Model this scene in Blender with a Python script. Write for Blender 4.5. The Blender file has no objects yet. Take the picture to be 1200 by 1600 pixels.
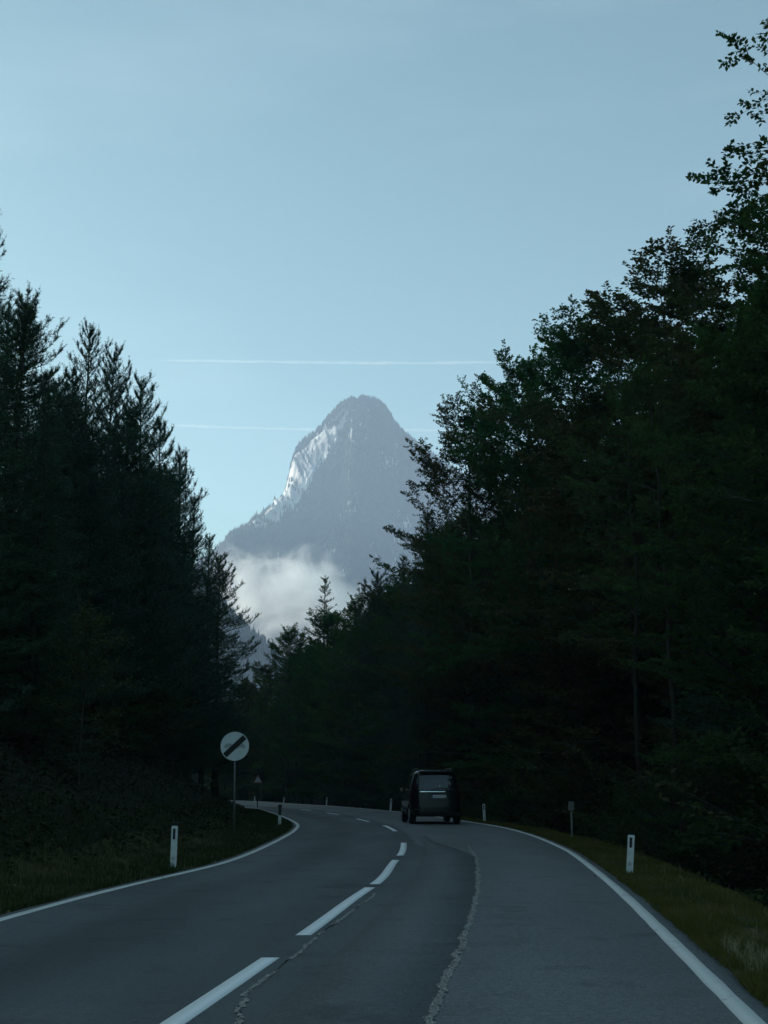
import bpy, bmesh, math, random
import numpy as np
from mathutils import Vector, Matrix, noise as mnoise
from math import radians as R_, sin, cos, tan, pi

C = bpy.context.scene.collection
S = bpy.context.scene
rng = np.random.default_rng(7)
random.seed(7)

# ------------------------------------------------------------------ camera, sky, sun, exposure
FPX, CAM_H, PITCH = 1900.0, 1.33, math.atan(432 / 1900.0)      # focal length in pixels of the 1200 x 1600 photograph
cam_d = bpy.data.cameras.new('camera')
cam = bpy.data.objects.new('camera', cam_d)
C.objects.link(cam)
cam.location = (0, 0, CAM_H)
cam.rotation_euler = (pi / 2 + PITCH, 0, 0)
cam_d.sensor_fit = 'HORIZONTAL'
cam_d.sensor_width = 36
cam_d.lens = 36 * FPX / 1200
cam_d.clip_start = 0.05
cam_d.clip_end = 40000
S.camera = cam

SUN_EL, SUN_AZ = R_(12.5), R_(-61)           # azimuth from straight ahead, negative to the left
w = bpy.data.worlds.new('World')
S.world = w
w.use_nodes = True
nt = w.node_tree
bg = nt.nodes['Background']
sky = nt.nodes.new('ShaderNodeTexSky')
sky.sky_type = 'NISHITA'
sky.sun_disc = False
sky.sun_elevation = SUN_EL
sky.sun_rotation = SUN_AZ
sky.altitude = 800
sky.air_density = 1.0
sky.dust_density = 1.5
sky.ozone_density = 0.6
tint = nt.nodes.new('ShaderNodeMixRGB')
tint.blend_type = 'MULTIPLY'
tint.inputs[0].default_value = 1
tint.inputs[2].default_value = (.82, 1.06, .89, 1)          # the cool cast of the whole sky
nt.links.new(sky.outputs[0], tint.inputs[1])
# a breath of high cirrus
wtc = nt.nodes.new('ShaderNodeTexCoord')
wmp = nt.nodes.new('ShaderNodeMapping')
wmp.inputs['Location'].default_value = (2.3, .7, 1.9)
wmp.inputs['Rotation'].default_value = (R_(5), R_(-34), R_(8))
wmp.inputs['Scale'].default_value = (1.3, 1.0, 6.0)
wnz = nt.nodes.new('ShaderNodeTexNoise')
wnz.inputs['Scale'].default_value = 1.9
wnz.inputs['Detail'].default_value = 7
wnz.inputs['Roughness'].default_value = .55
wmr = nt.nodes.new('ShaderNodeMapRange')
wmr.inputs['From Min'].default_value = .50
wmr.inputs['From Max'].default_value = .80
wmr.inputs['To Min'].default_value = 0.0
wmr.inputs['To Max'].default_value = .09
wmx = nt.nodes.new('ShaderNodeMixRGB')
wmx.inputs[2].default_value = (6.2, 7.2, 7.2, 1)
nt.links.new(wtc.outputs['Generated'], wmp.inputs[0])
nt.links.new(wmp.outputs[0], wnz.inputs['Vector'])
nt.links.new(wnz.outputs['Fac'], wmr.inputs[0])
nt.links.new(wmr.outputs[0], wmx.inputs[0])
nt.links.new(tint.outputs[0], wmx.inputs[1])
nt.links.new(wmx.outputs[0], bg.inputs[0])
bg.inputs[1].default_value = 0.12
sd = bpy.data.lights.new('sun', 'SUN')
sd.energy = 5.0
sd.angle = R_(0.53)
sd.color = (1.0, 0.96, 0.92)
sun = bpy.data.objects.new('sun', sd)
C.objects.link(sun)
sv = Vector((sin(SUN_AZ) * cos(SUN_EL), cos(SUN_AZ) * cos(SUN_EL), sin(SUN_EL)))
sun.rotation_euler = sv.to_track_quat('Z', 'Y').to_euler()
sun.location = (-60, 20, 60)
S.view_settings.view_transform = 'Standard'
S.view_settings.look = 'None'
S.view_settings.gamma = 1
S.view_settings.exposure = 0.75
S.view_settings.use_curve_mapping = False
S.cycles.max_bounces = 5
S.cycles.diffuse_bounces = 3
S.cycles.glossy_bounces = 3
S.cycles.transparent_max_bounces = 12
S.cycles.volume_bounces = 4
S.cycles.volume_max_steps = 512
S.cycles.volume_step_rate = 0.5
try:
    S.cycles.use_denoising = True
    S.cycles.denoiser = 'OPENIMAGEDENOISE'
except Exception:
    pass
S.cycles.sample_clamp_indirect = 4.0

# ------------------------------------------------------------------ helpers
def ray(u, v):
    x, yc = (u - 600) / FPX, -(v - 800) / FPX
    return Vector((x, cos(PITCH) - yc * sin(PITCH), sin(PITCH) + yc * cos(PITCH)))

def at(u, v, Y):
    d = ray(u, v)
    t = Y / d.y
    return Vector((d.x * t, Y, CAM_H + d.z * t))

def gp(u, v, z=0.0):
    d = ray(u, v)
    t = (z - CAM_H) / d.z
    return Vector((d.x * t, d.y * t, z))

def tag(o, label=None, cat=None, group=None, kind=None):
    if label: o['label'] = label
    if cat: o['category'] = cat
    if group: o['group'] = group
    if kind: o['kind'] = kind
    return o

def empty(name, loc=(0, 0, 0), rz=0.0):
    o = bpy.data.objects.new(name, None)
    o.empty_display_size = 0.2
    C.objects.link(o)
    o.location = loc
    o.rotation_euler = (0, 0, rz)
    return o

def link(name, me, parent=None, loc=None):
    o = bpy.data.objects.new(name, me)
    C.objects.link(o)
    if parent: o.parent = parent
    if loc is not None: o.location = loc
    return o

def np_mesh(name, verts, polys, mats, mat_idx=None, smooth=False):
    """polys: list of int arrays of shape (n, k)"""
    me = bpy.data.meshes.new(name)
    verts = np.asarray(verts, dtype=np.float32)
    me.vertices.add(len(verts))
    me.vertices.foreach_set('co', verts.ravel())
    polys = [np.asarray(p, dtype=np.int32) for p in polys if len(p)]
    loops = np.concatenate([p.ravel() for p in polys])
    sizes = np.concatenate([np.full(len(p), p.shape[1], dtype=np.int32) for p in polys])
    starts = np.concatenate([[0], np.cumsum(sizes)[:-1]]).astype(np.int32)
    me.loops.add(len(loops))
    me.loops.foreach_set('vertex_index', loops)
    me.polygons.add(len(sizes))
    me.polygons.foreach_set('loop_start', starts)
    if mat_idx is not None:
        me.polygons.foreach_set('material_index', np.concatenate(mat_idx).astype(np.int32))
    if smooth:
        me.polygons.foreach_set('use_smooth', np.ones(len(sizes), dtype=bool))
    for m in (mats if isinstance(mats, (list, tuple)) else [mats]):
        me.materials.append(m)
    me.update(calc_edges=True)
    me.validate()
    return me

def bm_obj(name, bm, mat, parent=None, smooth=False):
    me = bpy.data.meshes.new(name)
    bmesh.ops.recalc_face_normals(bm, faces=bm.faces)
    bm.to_mesh(me)
    bm.free()
    if smooth:
        for p in me.polygons: p.use_smooth = True
    for m in (mat if isinstance(mat, (list, tuple)) else [mat]):
        me.materials.append(m)
    return link(name, me, parent)

def box(bm, c, s, rot=None, bevel=0.0):
    M = Matrix.Translation(c) @ (rot if rot is not None else Matrix.Identity(4)) @ Matrix.Diagonal((s[0], s[1], s[2], 1))
    r = bmesh.ops.create_cube(bm, size=1, matrix=M)
    if bevel:
        es = list({e for v in r['verts'] for e in v.link_edges})
        bmesh.ops.bevel(bm, geom=es, offset=bevel, segments=2, affect='EDGES', profile=0.5)

def cyl(bm, c, r, h, axis='Z', seg=24, r2=None):
    rot = {'Z': Matrix.Identity(4), 'X': Matrix.Rotation(pi / 2, 4, 'Y'), 'Y': Matrix.Rotation(pi / 2, 4, 'X')}[axis]
    bmesh.ops.create_cone(bm, cap_ends=True, segments=seg, radius1=r, radius2=r if r2 is None else r2, depth=h,
                          matrix=Matrix.Translation(c) @ rot)

class Acc:
    """collects tubes, leaves and needles as arrays"""
    def __init__(self):
        self.v, self.q, self.t, self.n = [], [], [], 0
        self.qm, self.tm = [], []
    def add(self, verts, quads=None, tris=None, mi=0):
        verts = np.asarray(verts, dtype=np.float32).reshape(-1, 3)
        if quads is not None and len(quads):
            self.q.append(np.asarray(quads) + self.n); self.qm.append(np.full(len(quads), mi))
        if tris is not None and len(tris):
            self.t.append(np.asarray(tris) + self.n); self.tm.append(np.full(len(tris), mi))
        self.v.append(verts); self.n += len(verts)
    def tube(self, P, rad, sides=5, mi=0):
        P = np.asarray(P, dtype=float); n = len(P)
        T = np.gradient(P, axis=0); T /= np.linalg.norm(T, axis=1)[:, None] + 1e-9
        ref = np.array([1.0, 0, 0]) if abs(T[0, 0]) < .8 else np.array([0, 1.0, 0])
        A = np.cross(T, ref); A /= np.linalg.norm(A, axis=1)[:, None] + 1e-9
        B = np.cross(T, A)
        a = np.arange(sides) * 2 * pi / sides
        V = P[:, None, :] + np.asarray(rad)[:, None, None] * (np.cos(a)[None, :, None] * A[:, None, :] + np.sin(a)[None, :, None] * B[:, None, :])
        i = np.arange(n - 1)[:, None] * sides; j = np.arange(sides)[None, :]; k = (j + 1) % sides
        Q = np.stack([i + j, i + k, i + sides + k, i + sides + j], -1).reshape(-1, 4)
        self.add(V, quads=Q, mi=mi)
    def mesh(self, name, mats, smooth=False):
        polys, mi = [], []
        if self.q: polys.append(np.concatenate(self.q)); mi.append(np.concatenate(self.qm))
        if self.t: polys.append(np.concatenate(self.t)); mi.append(np.concatenate(self.tm))
        return np_mesh(name, np.concatenate(self.v), polys, mats, mi, smooth)

# ------------------------------------------------------------------ materials
def mat(name, col, rough=0.7, spec=0.3, metal=0.0, coat=0.0):
    m = bpy.data.materials.new(name); m.use_nodes = True
    b = m.node_tree.nodes['Principled BSDF']
    b.inputs['Base Color'].default_value = (*col, 1)
    b.inputs['Roughness'].default_value = rough
    b.inputs['Specular IOR Level'].default_value = spec
    b.inputs['Metallic'].default_value = metal
    b.inputs['Coat Weight'].default_value = coat
    return m

def N(m, t, **kw):
    n = m.node_tree.nodes.new(t)
    for k, v in kw.items():
        if k in n.inputs: n.inputs[k].default_value = v
        else: setattr(n, k, v)
    return n

def noise_mat(name, stops, scale=5.0, detail=6, rough=0.8, spec=0.25, bump=0.0, bscale=None, bdist=0.02, metal=0.0, objrand=0.0, distort=0.0, stretch=None, lo=.3, hi=.7):
    """a principled material whose base colour runs through stops by noise"""
    m = mat(name, stops[0], rough, spec, metal)
    L = m.node_tree.links; b = m.node_tree.nodes['Principled BSDF']
    tc = N(m, 'ShaderNodeTexCoord')
    src = tc.outputs['Object']
    if stretch:
        mp = N(m, 'ShaderNodeMapping'); mp.inputs['Scale'].default_value = stretch
        L.new(src, mp.inputs[0]); src = mp.outputs[0]
    nz = N(m, 'ShaderNodeTexNoise', Scale=scale, Detail=detail, Distortion=distort)
    L.new(src, nz.inputs['Vector'])
    cr = N(m, 'ShaderNodeValToRGB')
    e = cr.color_ramp.elements
    while len(e) < len(stops): e.new(0.5)
    for i, s in enumerate(stops):
        e[i].position = lo + (hi - lo) * i / max(1, len(stops) - 1); e[i].color = (*s, 1)
    L.new(nz.outputs['Fac'], cr.inputs[0])
    out = cr.outputs[0]
    if objrand:
        oi = N(m, 'ShaderNodeObjectInfo'); hs = N(m, 'ShaderNodeHueSaturation')
        mr = N(m, 'ShaderNodeMapRange'); mr.inputs['To Min'].default_value = 1 - objrand; mr.inputs['To Max'].default_value = 1 + objrand
        L.new(oi.outputs['Random'], mr.inputs[0]); L.new(mr.outputs[0], hs.inputs['Value'])
        mh = N(m, 'ShaderNodeMapRange'); mh.inputs['To Min'].default_value = 0.47; mh.inputs['To Max'].default_value = 0.53
        ml = N(m, 'ShaderNodeMath', operation='FRACT'); mm = N(m, 'ShaderNodeMath', operation='MULTIPLY'); mm.inputs[1].default_value = 7.31
        L.new(oi.outputs['Random'], mm.inputs[0]); L.new(mm.outputs[0], ml.inputs[0]); L.new(ml.outputs[0], mh.inputs[0]); L.new(mh.outputs[0], hs.inputs['Hue'])
        L.new(out, hs.inputs['Color']); out = hs.outputs[0]
    L.new(out, b.inputs['Base Color'])
    if bump:
        n2 = N(m, 'ShaderNodeTexNoise', Scale=bscale or scale * 4, Detail=4)
        L.new(src, n2.inputs['Vector'])
        bp = N(m, 'ShaderNodeBump', Strength=bump, Distance=bdist)
        L.new(n2.outputs['Fac'], bp.inputs['Height']); L.new(bp.outputs[0], b.inputs['Normal'])
    return m

def asphalt(name, dark, light, rough=0.75, wear=True):
    m = mat(name, dark, rough, 0.35)
    L = m.node_tree.links; b = m.node_tree.nodes['Principled BSDF']
    tc = N(m, 'ShaderNodeTexCoord')
    big = N(m, 'ShaderNodeTexNoise', Scale=0.35, Detail=5, Roughness=.6)
    mp = N(m, 'ShaderNodeMapping'); mp.inputs['Scale'].default_value = (1.6, .35, 1)
    L.new(tc.outputs['Object'], mp.inputs[0]); L.new(mp.outputs[0], big.inputs['Vector'])
    fine = N(m, 'ShaderNodeTexNoise', Scale=90.0, Detail=3)
    vor = N(m, 'ShaderNodeTexVoronoi', Scale=70.0)
    for n in (fine, vor): L.new(tc.outputs['Object'], n.inputs['Vector'])
    cr = N(m, 'ShaderNodeValToRGB'); e = cr.color_ramp.elements
    e[0].position, e[1].position = .32, .68
    e[0].color = (*dark, 1); e[1].color = (*light, 1)
    L.new(big.outputs['Fac'], cr.inputs[0])
    cr2 = N(m, 'ShaderNodeValToRGB'); e = cr2.color_ramp.elements
    e[0].position, e[1].position = .3, .75
    e[0].color = (.55, .55, .55, 1); e[1].color = (1.5, 1.5, 1.5, 1)
    L.new(fine.outputs['Fac'], cr2.inputs[0])
    mx = N(m, 'ShaderNodeMixRGB', blend_type='MULTIPLY'); mx.inputs[0].default_value = 1
    L.new(cr.outputs[0], mx.inputs[1]); L.new(cr2.outputs[0], mx.inputs[2])
    mid = N(m, 'ShaderNodeTexNoise', Scale=16.0, Detail=5, Roughness=.75); L.new(tc.outputs['Object'], mid.inputs['Vector'])
    crm = N(m, 'ShaderNodeValToRGB'); e = crm.color_ramp.elements
    e[0].position, e[1].position = .30, .72
    e[0].color = (.70, .70, .70, 1); e[1].color = (1.32, 1.32, 1.32, 1)
    L.new(mid.outputs['Fac'], crm.inputs[0])
    mxm = N(m, 'ShaderNodeMixRGB', blend_type='MULTIPLY'); mxm.inputs[0].default_value = 1
    L.new(mx.outputs[0], mxm.inputs[1]); L.new(crm.outputs[0], mxm.inputs[2]); mx = mxm
    # stains and faded repairs
    st = N(m, 'ShaderNodeTexNoise', Scale=1.1, Detail=7, Roughness=.65); L.new(tc.outputs['Object'], st.inputs['Vector'])
    cr3 = N(m, 'ShaderNodeValToRGB'); e = cr3.color_ramp.elements
    e[0].position, e[1].position = .30, .46
    e[0].color = (.55, .55, .55, 1); e[1].color = (1, 1, 1, 1)
    L.new(st.outputs['Fac'], cr3.inputs[0])
    mx2 = N(m, 'ShaderNodeMixRGB', blend_type='MULTIPLY'); mx2.inputs[0].default_value = 1
    L.new(mx.outputs[0], mx2.inputs[1]); L.new(cr3.outputs[0], mx2.inputs[2])
    wa = N(m, 'ShaderNodeAttribute'); wa.attribute_name = 'wear' if wear else 'none'
    mx3 = N(m, 'ShaderNodeMixRGB', blend_type='MULTIPLY'); mx3.inputs[0].default_value = 1.0 if wear else 0.0
    L.new(mx2.outputs[0], mx3.inputs[1]); L.new(wa.outputs['Fac'], mx3.inputs[2])
    L.new(mx3.outputs[0], b.inputs['Base Color'])
    bp = N(m, 'ShaderNodeBump', Strength=.55, Distance=.006)
    L.new(vor.outputs['Distance'], bp.inputs['Height']); L.new(bp.outputs[0], b.inputs['Normal'])
    return m

def paint_mat(name, col, worn, amount=.42):
    m = mat(name, col, .6, .4)
    L = m.node_tree.links; b = m.node_tree.nodes['Principled BSDF']
    tc = N(m, 'ShaderNodeTexCoord')
    nz = N(m, 'ShaderNodeTexNoise', Scale=14.0, Detail=8, Roughness=.7)
    n2 = N(m, 'ShaderNodeTexNoise', Scale=1.7, Detail=4)
    for n in (nz, n2): L.new(tc.outputs['Object'], n.inputs['Vector'])
    ad = N(m, 'ShaderNodeMath', operation='MULTIPLY_ADD'); ad.inputs[1].default_value = .5
    L.new(nz.outputs['Fac'], ad.inputs[0]); 
    m5 = N(m, 'ShaderNodeMath', operation='MULTIPLY'); m5.inputs[1].default_value = .5
    L.new(n2.outputs['Fac'], m5.inputs[0]); L.new(m5.outputs[0], ad.inputs[2])
    cr = N(m, 'ShaderNodeValToRGB'); e = cr.color_ramp.elements
    e[0].position, e[1].position = amount - .06, amount + .04
    e[0].color = (*worn, 1); e[1].color = (*col, 1)
    L.new(ad.outputs[0], cr.inputs[0]); L.new(cr.outputs[0], b.inputs['Base Color'])
    return m

M = {}
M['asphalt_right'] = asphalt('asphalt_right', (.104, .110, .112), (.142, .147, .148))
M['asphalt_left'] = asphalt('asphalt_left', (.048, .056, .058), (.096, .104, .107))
M['asphalt_patch'] = asphalt('asphalt_patch', (.076, .083, .085), (.114, .120, .122), wear=False)
M['paint'] = paint_mat('road_paint', (.84, .84, .84), (.45, .46, .46), .32)
M['edge_paint'] = paint_mat('edge_paint', (.66, .65, .62), (.26, .26, .25), .40)
M['seam'] = noise_mat('crumbled_seam', [(.12, .12, .115), (.28, .27, .25), (.48, .46, .42)], 40, 3, .9, .2, bump=.8, bscale=60, bdist=.02)
M['gravel_edge'] = noise_mat('gravel_edge', [(.03, .03, .027), (.085, .08, .07)], 30, 5, .9, .2, bump=.8, bscale=80)
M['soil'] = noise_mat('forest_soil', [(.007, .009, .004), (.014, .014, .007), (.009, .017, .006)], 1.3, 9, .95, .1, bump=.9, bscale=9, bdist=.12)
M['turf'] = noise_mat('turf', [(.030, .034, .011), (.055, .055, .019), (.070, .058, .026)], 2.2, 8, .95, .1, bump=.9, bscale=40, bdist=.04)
M['grass'] = noise_mat('grass_blades', [(.064, .074, .015), (.108, .108, .025), (.17, .138, .050)], .9, 5, .8, .15)
M['dry_grass'] = noise_mat('dry_grass', [(.16, .13, .07), (.28, .24, .14)], 1.5, 5, .85, .2)
M['dark_grass'] = noise_mat('dark_grass', [(.018, .034, .010), (.034, .052, .015), (.055, .055, .022)], .7, 5, .85, .15)
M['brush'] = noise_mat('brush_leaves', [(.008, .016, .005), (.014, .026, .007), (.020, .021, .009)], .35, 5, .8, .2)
M['fallen'] = noise_mat('fallen_leaves', [(.10, .06, .025), (.20, .14, .05)], 3, 3, .8, .2)
M['bark'] = noise_mat('dark_bark', [(.030, .026, .021), (.060, .053, .044)], 6, 6, .9, .15, bump=.8, bscale=14, bdist=.03, stretch=(1, 1, .25))
M['beech_bark'] = noise_mat('grey_bark', [(.030, .031, .026), (.064, .066, .056)], 3, 6, .85, .2, bump=.4, bscale=10, bdist=.02, stretch=(1, 1, .4))
M['leaf'] = noise_mat('broad_leaves', [(.025, .066, .022), (.043, .097, .030), (.068, .104, .034)], .5, 4, .8, .15, objrand=.2)
M['leaf_warm'] = noise_mat('warm_leaves', [(.040, .066, .022), (.068, .084, .030), (.105, .088, .040)], .6, 4, .8, .15, objrand=.2)
M['pale_leaf'] = noise_mat('pale_leaves', [(.045, .062, .020), (.095, .11, .035)], 1.2, 4, .6, .3)
M['needle'] = noise_mat('needles', [(.018, .056, .028), (.032, .082, .040)], .8, 4, .6, .3, objrand=.2)
M['rock'] = None
M['white_plastic'] = noise_mat('dirty_white_plastic', [(.30, .31, .29), (.62, .63, .62), (.70, .71, .70)], 9, 6, .6, .35, lo=.25, hi=.6)
M['black_plastic'] = mat('black_plastic', (.012, .012, .013), .55, .4)
M['reflector'] = mat('red_reflector', (.05, .02, .02), .3, .5)
M['galv'] = noise_mat('galvanised_steel', [(.10, .11, .11), (.18, .19, .19)], 7, 5, .5, .5, metal=.3)
M['sign_white'] = noise_mat('sign_white', [(.70, .71, .72), (.80, .81, .82)], 3, 5, .5, .4)
M['sign_grey'] = mat('sign_grey', (.42, .43, .44), .55, .4)
M['sign_black'] = mat('sign_black', (.008, .009, .010), .5, .4)
M['sign_red'] = mat('sign_red', (.33, .16, .15), .5, .4)
M['post_green'] = noise_mat('weathered_timber', [(.14, .14, .12), (.24, .24, .21)], 8, 5, .85, .2)
M['car_paint'] = mat('dark_car_paint', (.008, .012, .014), .14, .26, metal=.0, coat=.0)
M['car_paint'].node_tree.nodes['Principled BSDF'].inputs['Coat Roughness'].default_value = .06
M['glass'] = mat('tinted_glass', (.006, .007, .009), .03, .9)
M['rubber'] = noise_mat('tyre_rubber', [(.010, .010, .011), (.022, .022, .022)], 20, 4, .85, .2)
M['rim'] = mat('alloy_rim', (.35, .36, .37), .35, .5, metal=.8)
M['chrome'] = mat('bright_trim', (.75, .77, .78), .18, .5, metal=1.0)
M['taillight'] = mat('taillight_red', (.028, .006, .006), .2, .6, coat=.6)
M['plate'] = mat('plate_white', (.55, .57, .58), .5, .4)
M['plate_blue'] = mat('plate_blue', (.02, .05, .25), .5, .4)

def translucent(m, fac):
    L = m.node_tree.links; b = m.node_tree.nodes['Principled BSDF']; out = m.node_tree.nodes['Material Output']
    t = N(m, 'ShaderNodeBsdfTranslucent'); mx = N(m, 'ShaderNodeMixShader'); mx.inputs[0].default_value = fac
    src = b.inputs['Base Color'].links[0].from_socket
    L.new(src, t.inputs[0]); L.new(b.outputs[0], mx.inputs[1]); L.new(t.outputs[0], mx.inputs[2]); L.new(mx.outputs[0], out.inputs['Surface'])
for k_ in ('leaf', 'leaf_warm', 'pale_leaf', 'grass'): translucent(M[k_], .5)

# ------------------------------------------------------------------ road outline
RP = [(-120, -16), (-60, -5.4), (-20, -.9), (0, 1.35)] + [(p.y, p.x) for p in (gp(*q) for q in
      [(1178, 1600), (1100, 1522), (1035, 1457), (980, 1402), (925, 1356), (890, 1330), (840, 1308), (800, 1296), (765, 1289), (730, 1284),
       (700, 1279), (660, 1273), (620, 1268.5), (560, 1263), (510, 1259), (443, 1255), (392, 1251.5)])] + [(150, -21), (170, -32), (190, -50), (204, -75), (215, -120)]
LP = [(-120, -22.5), (-60, -11.9), (-20, -7.3), (0, -4.9)] + [(p.y, p.x) for p in (gp(*q) for q in
      [(0, 1437.5), (120, 1403), (250, 1372), (345, 1351), (397, 1331), (435, 1313), (458, 1300), (466.5, 1291), (463, 1286), (446, 1277.5), (422, 1269), (402, 1263)])] + \
     [(100, -13.2), (123, -20.5), (140, -27.5), (160, -38), (180, -54), (193, -76), (202, -120)]

def smooth_curve(P):
    P = np.array(P, dtype=float)
    y = np.concatenate([np.arange(-120, 0, 2), np.arange(0, 120, .5), np.arange(120, 201, 1)])
    x = np.interp(y, P[:, 0], P[:, 1])
    k = np.array([1, 2, 3, 2, 1.]) / 9
    for _ in range(6):
        xp = np.pad(x, 2, mode='edge'); xp[:2] = x[0] - (x[1] - x[0]) * np.array([2, 1]); xp[-2:] = x[-1] + (x[-1] - x[-2]) * np.array([1, 2])
        x = np.convolve(xp, k, 'valid')
    return y, x
YY, XR = smooth_curve(RP)
_, XL = smooth_curve(LP)
def xr(y): return np.interp(y, YY, XR)
def xl(y): return np.interp(y, YY, XL)
GR, GL = np.gradient(XR, YY), np.gradient(XL, YY)
def d_right(x, y):      # metres to the right of the right edge line
    return (x - xr(y)) / np.sqrt(1 + np.interp(y, YY, GR) ** 2)
def d_left(x, y):
    return (xl(y) - x) / np.sqrt(1 + np.interp(y, YY, GL) ** 2)

_NG = rng.random((64, 64))
def vnoise(x, y):
    x = np.asarray(x, float); y = np.asarray(y, float)
    xi, yi = np.floor(x).astype(int), np.floor(y).astype(int)
    fx, fy = x - xi, y - yi
    fx, fy = fx * fx * (3 - 2 * fx), fy * fy * (3 - 2 * fy)
    g = lambda a, b: _NG[a % 64, b % 64]
    return (g(xi, yi) * (1 - fx) + g(xi + 1, yi) * fx) * (1 - fy) + (g(xi, yi + 1) * (1 - fx) + g(xi + 1, yi + 1) * fx) * fy
def fbm(x, y, o=5, gain=.5):
    s, a, t = 0, 1, 0
    for i in range(o):
        s = s + a * vnoise(np.asarray(x) * 2 ** i + 17.3 * i, np.asarray(y) * 2 ** i + 9.1 * i); t += a; a *= gain
    return s / t

def sstep(a, b, x):
    t = np.clip((x - a) / (b - a), 0, 1)
    return t * t * (3 - 2 * t)

def ground_z(x, y):
    x = np.asarray(x, float); y = np.asarray(y, float)
    dr, dl = d_right(x, y), d_left(x, y)
    n = fbm(x * .35, y * .35, 4) - .5
    n2 = fbm(x * .05 + 3, y * .05 + 8, 3) - .5
    # right: shoulder, then the bank falls away, then the wood floor
    zr = -.05 * np.clip(dr - .3, 0, 1) - .16 * np.clip(dr - 1.1, 0, .8) - .62 * np.clip(dr - 1.7, 0, 3.2)
    zr = zr + .10 * n * sstep(.4, 1.2, dr) + .5 * n * sstep(2.5, 5, dr) + 2.2 * n2 * sstep(5, 15, dr) + .40 * np.clip(dr - 15, 0, 60)
    # left: narrow verge, then a rising bank, then the valley side with an added shading ridge
    zl = .03 * np.clip(dl - .2, 0, 1.2) + .46 * (np.clip(dl - 1.5, 0, 6.5) ** 1.08) + .16 * np.clip(dl - 8, 0, 50)
    shade_ridge = .42 * np.clip(-x - 62, 0, 240) * (1 - sstep(430, 720, y)) * 1.0  # unseen ridge out of view, raised to keep the sun off road and trees
    zl = zl + .10 * n * sstep(.3, 1.2, dl) + .7 * n * sstep(1.8, 4, dl) + 2.0 * n2 * sstep(6, 16, dl) + shade_ridge * (1 + .5 * n2)
    z = np.where(dr > 0, zr, np.where(dl > 0, zl, 0.0))
    edge = np.maximum(dr, dl)
    z = np.where(edge < .25, -.06 + .05 * sstep(.10, .25, edge), z)       # below the asphalt sheet
    far = sstep(200, 230, y)
    return z * (1 - far) + far * (n2 * 6 + .13 * np.clip(y - 175, 0, 140) + np.where(x < -60, shade_ridge, 0) + np.where(x > 30, .08 * np.clip(x - 30, 0, 200), 0))

def gz(x, y): return float(ground_z(x, y))

# ------------------------------------------------------------------ ground, road
xs = np.unique(np.concatenate([np.linspace(-690, -330, 12), np.linspace(-330, -60, 40), np.linspace(-60, -24, 40), np.arange(-24, 24, .4), np.linspace(24, 70, 40), np.linspace(70, 320, 30), np.linspace(320, 710, 10)]))
ys = np.unique(np.concatenate([np.linspace(-300, -20, 40), np.arange(-20, 60, .5), np.arange(60, 150, .9), np.linspace(150, 260, 70), np.linspace(260, 760, 40), np.linspace(760, 3600, 30)]))
X, Y = np.meshgrid(xs, ys)
Z = ground_z(X, Y)
nx, ny = len(xs), len(ys)
idx = np.arange(nx * ny).reshape(ny, nx)
Q = np.stack([idx[:-1, :-1], idx[:-1, 1:], idx[1:, 1:], idx[1:, :-1]], -1).reshape(-1, 4)
cx, cy = (X[:-1, :-1] + X[1:, 1:]) / 2, (Y[:-1, :-1] + Y[1:, 1:]) / 2
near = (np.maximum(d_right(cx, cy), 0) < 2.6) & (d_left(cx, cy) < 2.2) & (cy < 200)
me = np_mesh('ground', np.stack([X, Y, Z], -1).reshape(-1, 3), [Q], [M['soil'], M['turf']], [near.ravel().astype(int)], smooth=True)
tag(link('ground', me), kind='structure')

def wide_strip(name, ya, xa, xb, z, material, thick, parent, nc, wear):
    n = len(ya); u = np.linspace(0, 1, nc)
    Xg = xa[:, None] * (1 - u) + xb[:, None] * u; Yg = np.repeat(ya[:, None], nc, 1)
    V = np.stack([Xg, Yg, np.full_like(Xg, z)], -1).reshape(-1, 3)
    i = np.arange(n * nc).reshape(n, nc)
    Q = [np.stack([i[:-1, :-1], i[:-1, 1:], i[1:, 1:], i[1:, :-1]], -1).reshape(-1, 4)]
    m_ = len(V)
    V = np.concatenate([V, np.stack([xa, ya, np.full(n, z - thick)], -1), np.stack([xb, ya, np.full(n, z - thick)], -1)])
    k = np.arange(n - 1)
    Q += [np.stack([m_ + k, i[:-1, 0], i[1:, 0], m_ + k + 1], -1), np.stack([i[:-1, -1], m_ + n + k, m_ + n + k + 1, i[1:, -1]], -1)]
    me = np_mesh(name, V, Q, material)
    a = me.attributes.new('wear', 'FLOAT', 'POINT')
    val = np.ones(len(V), dtype=np.float32); val[:m_] = wear(Xg, Yg).ravel()
    a.data.foreach_set('value', val)
    return link(name, me, parent)

def strip(name, ya, xa, xb, z, material, thick=0.0, parent=None, jitter=0):
    n = len(ya)
    V = np.concatenate([np.stack([xa, ya, np.full(n, z)], -1), np.stack([xb, ya, np.full(n, z)], -1)])
    i = np.arange(n - 1)
    Q = [np.stack([i, i + n, i + n + 1, i + 1], -1)]
    if thick:
        V = np.concatenate([V, V - np.array([0, 0, thick])])
        Q += [np.stack([i + 2 * n, i, i + 1, i + 1 + 2 * n], -1), np.stack([i + n, i + 3 * n, i + 3 * n + 1, i + n + 1], -1)]
    return link(name, np_mesh(name, V, Q, material), parent)

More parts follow.
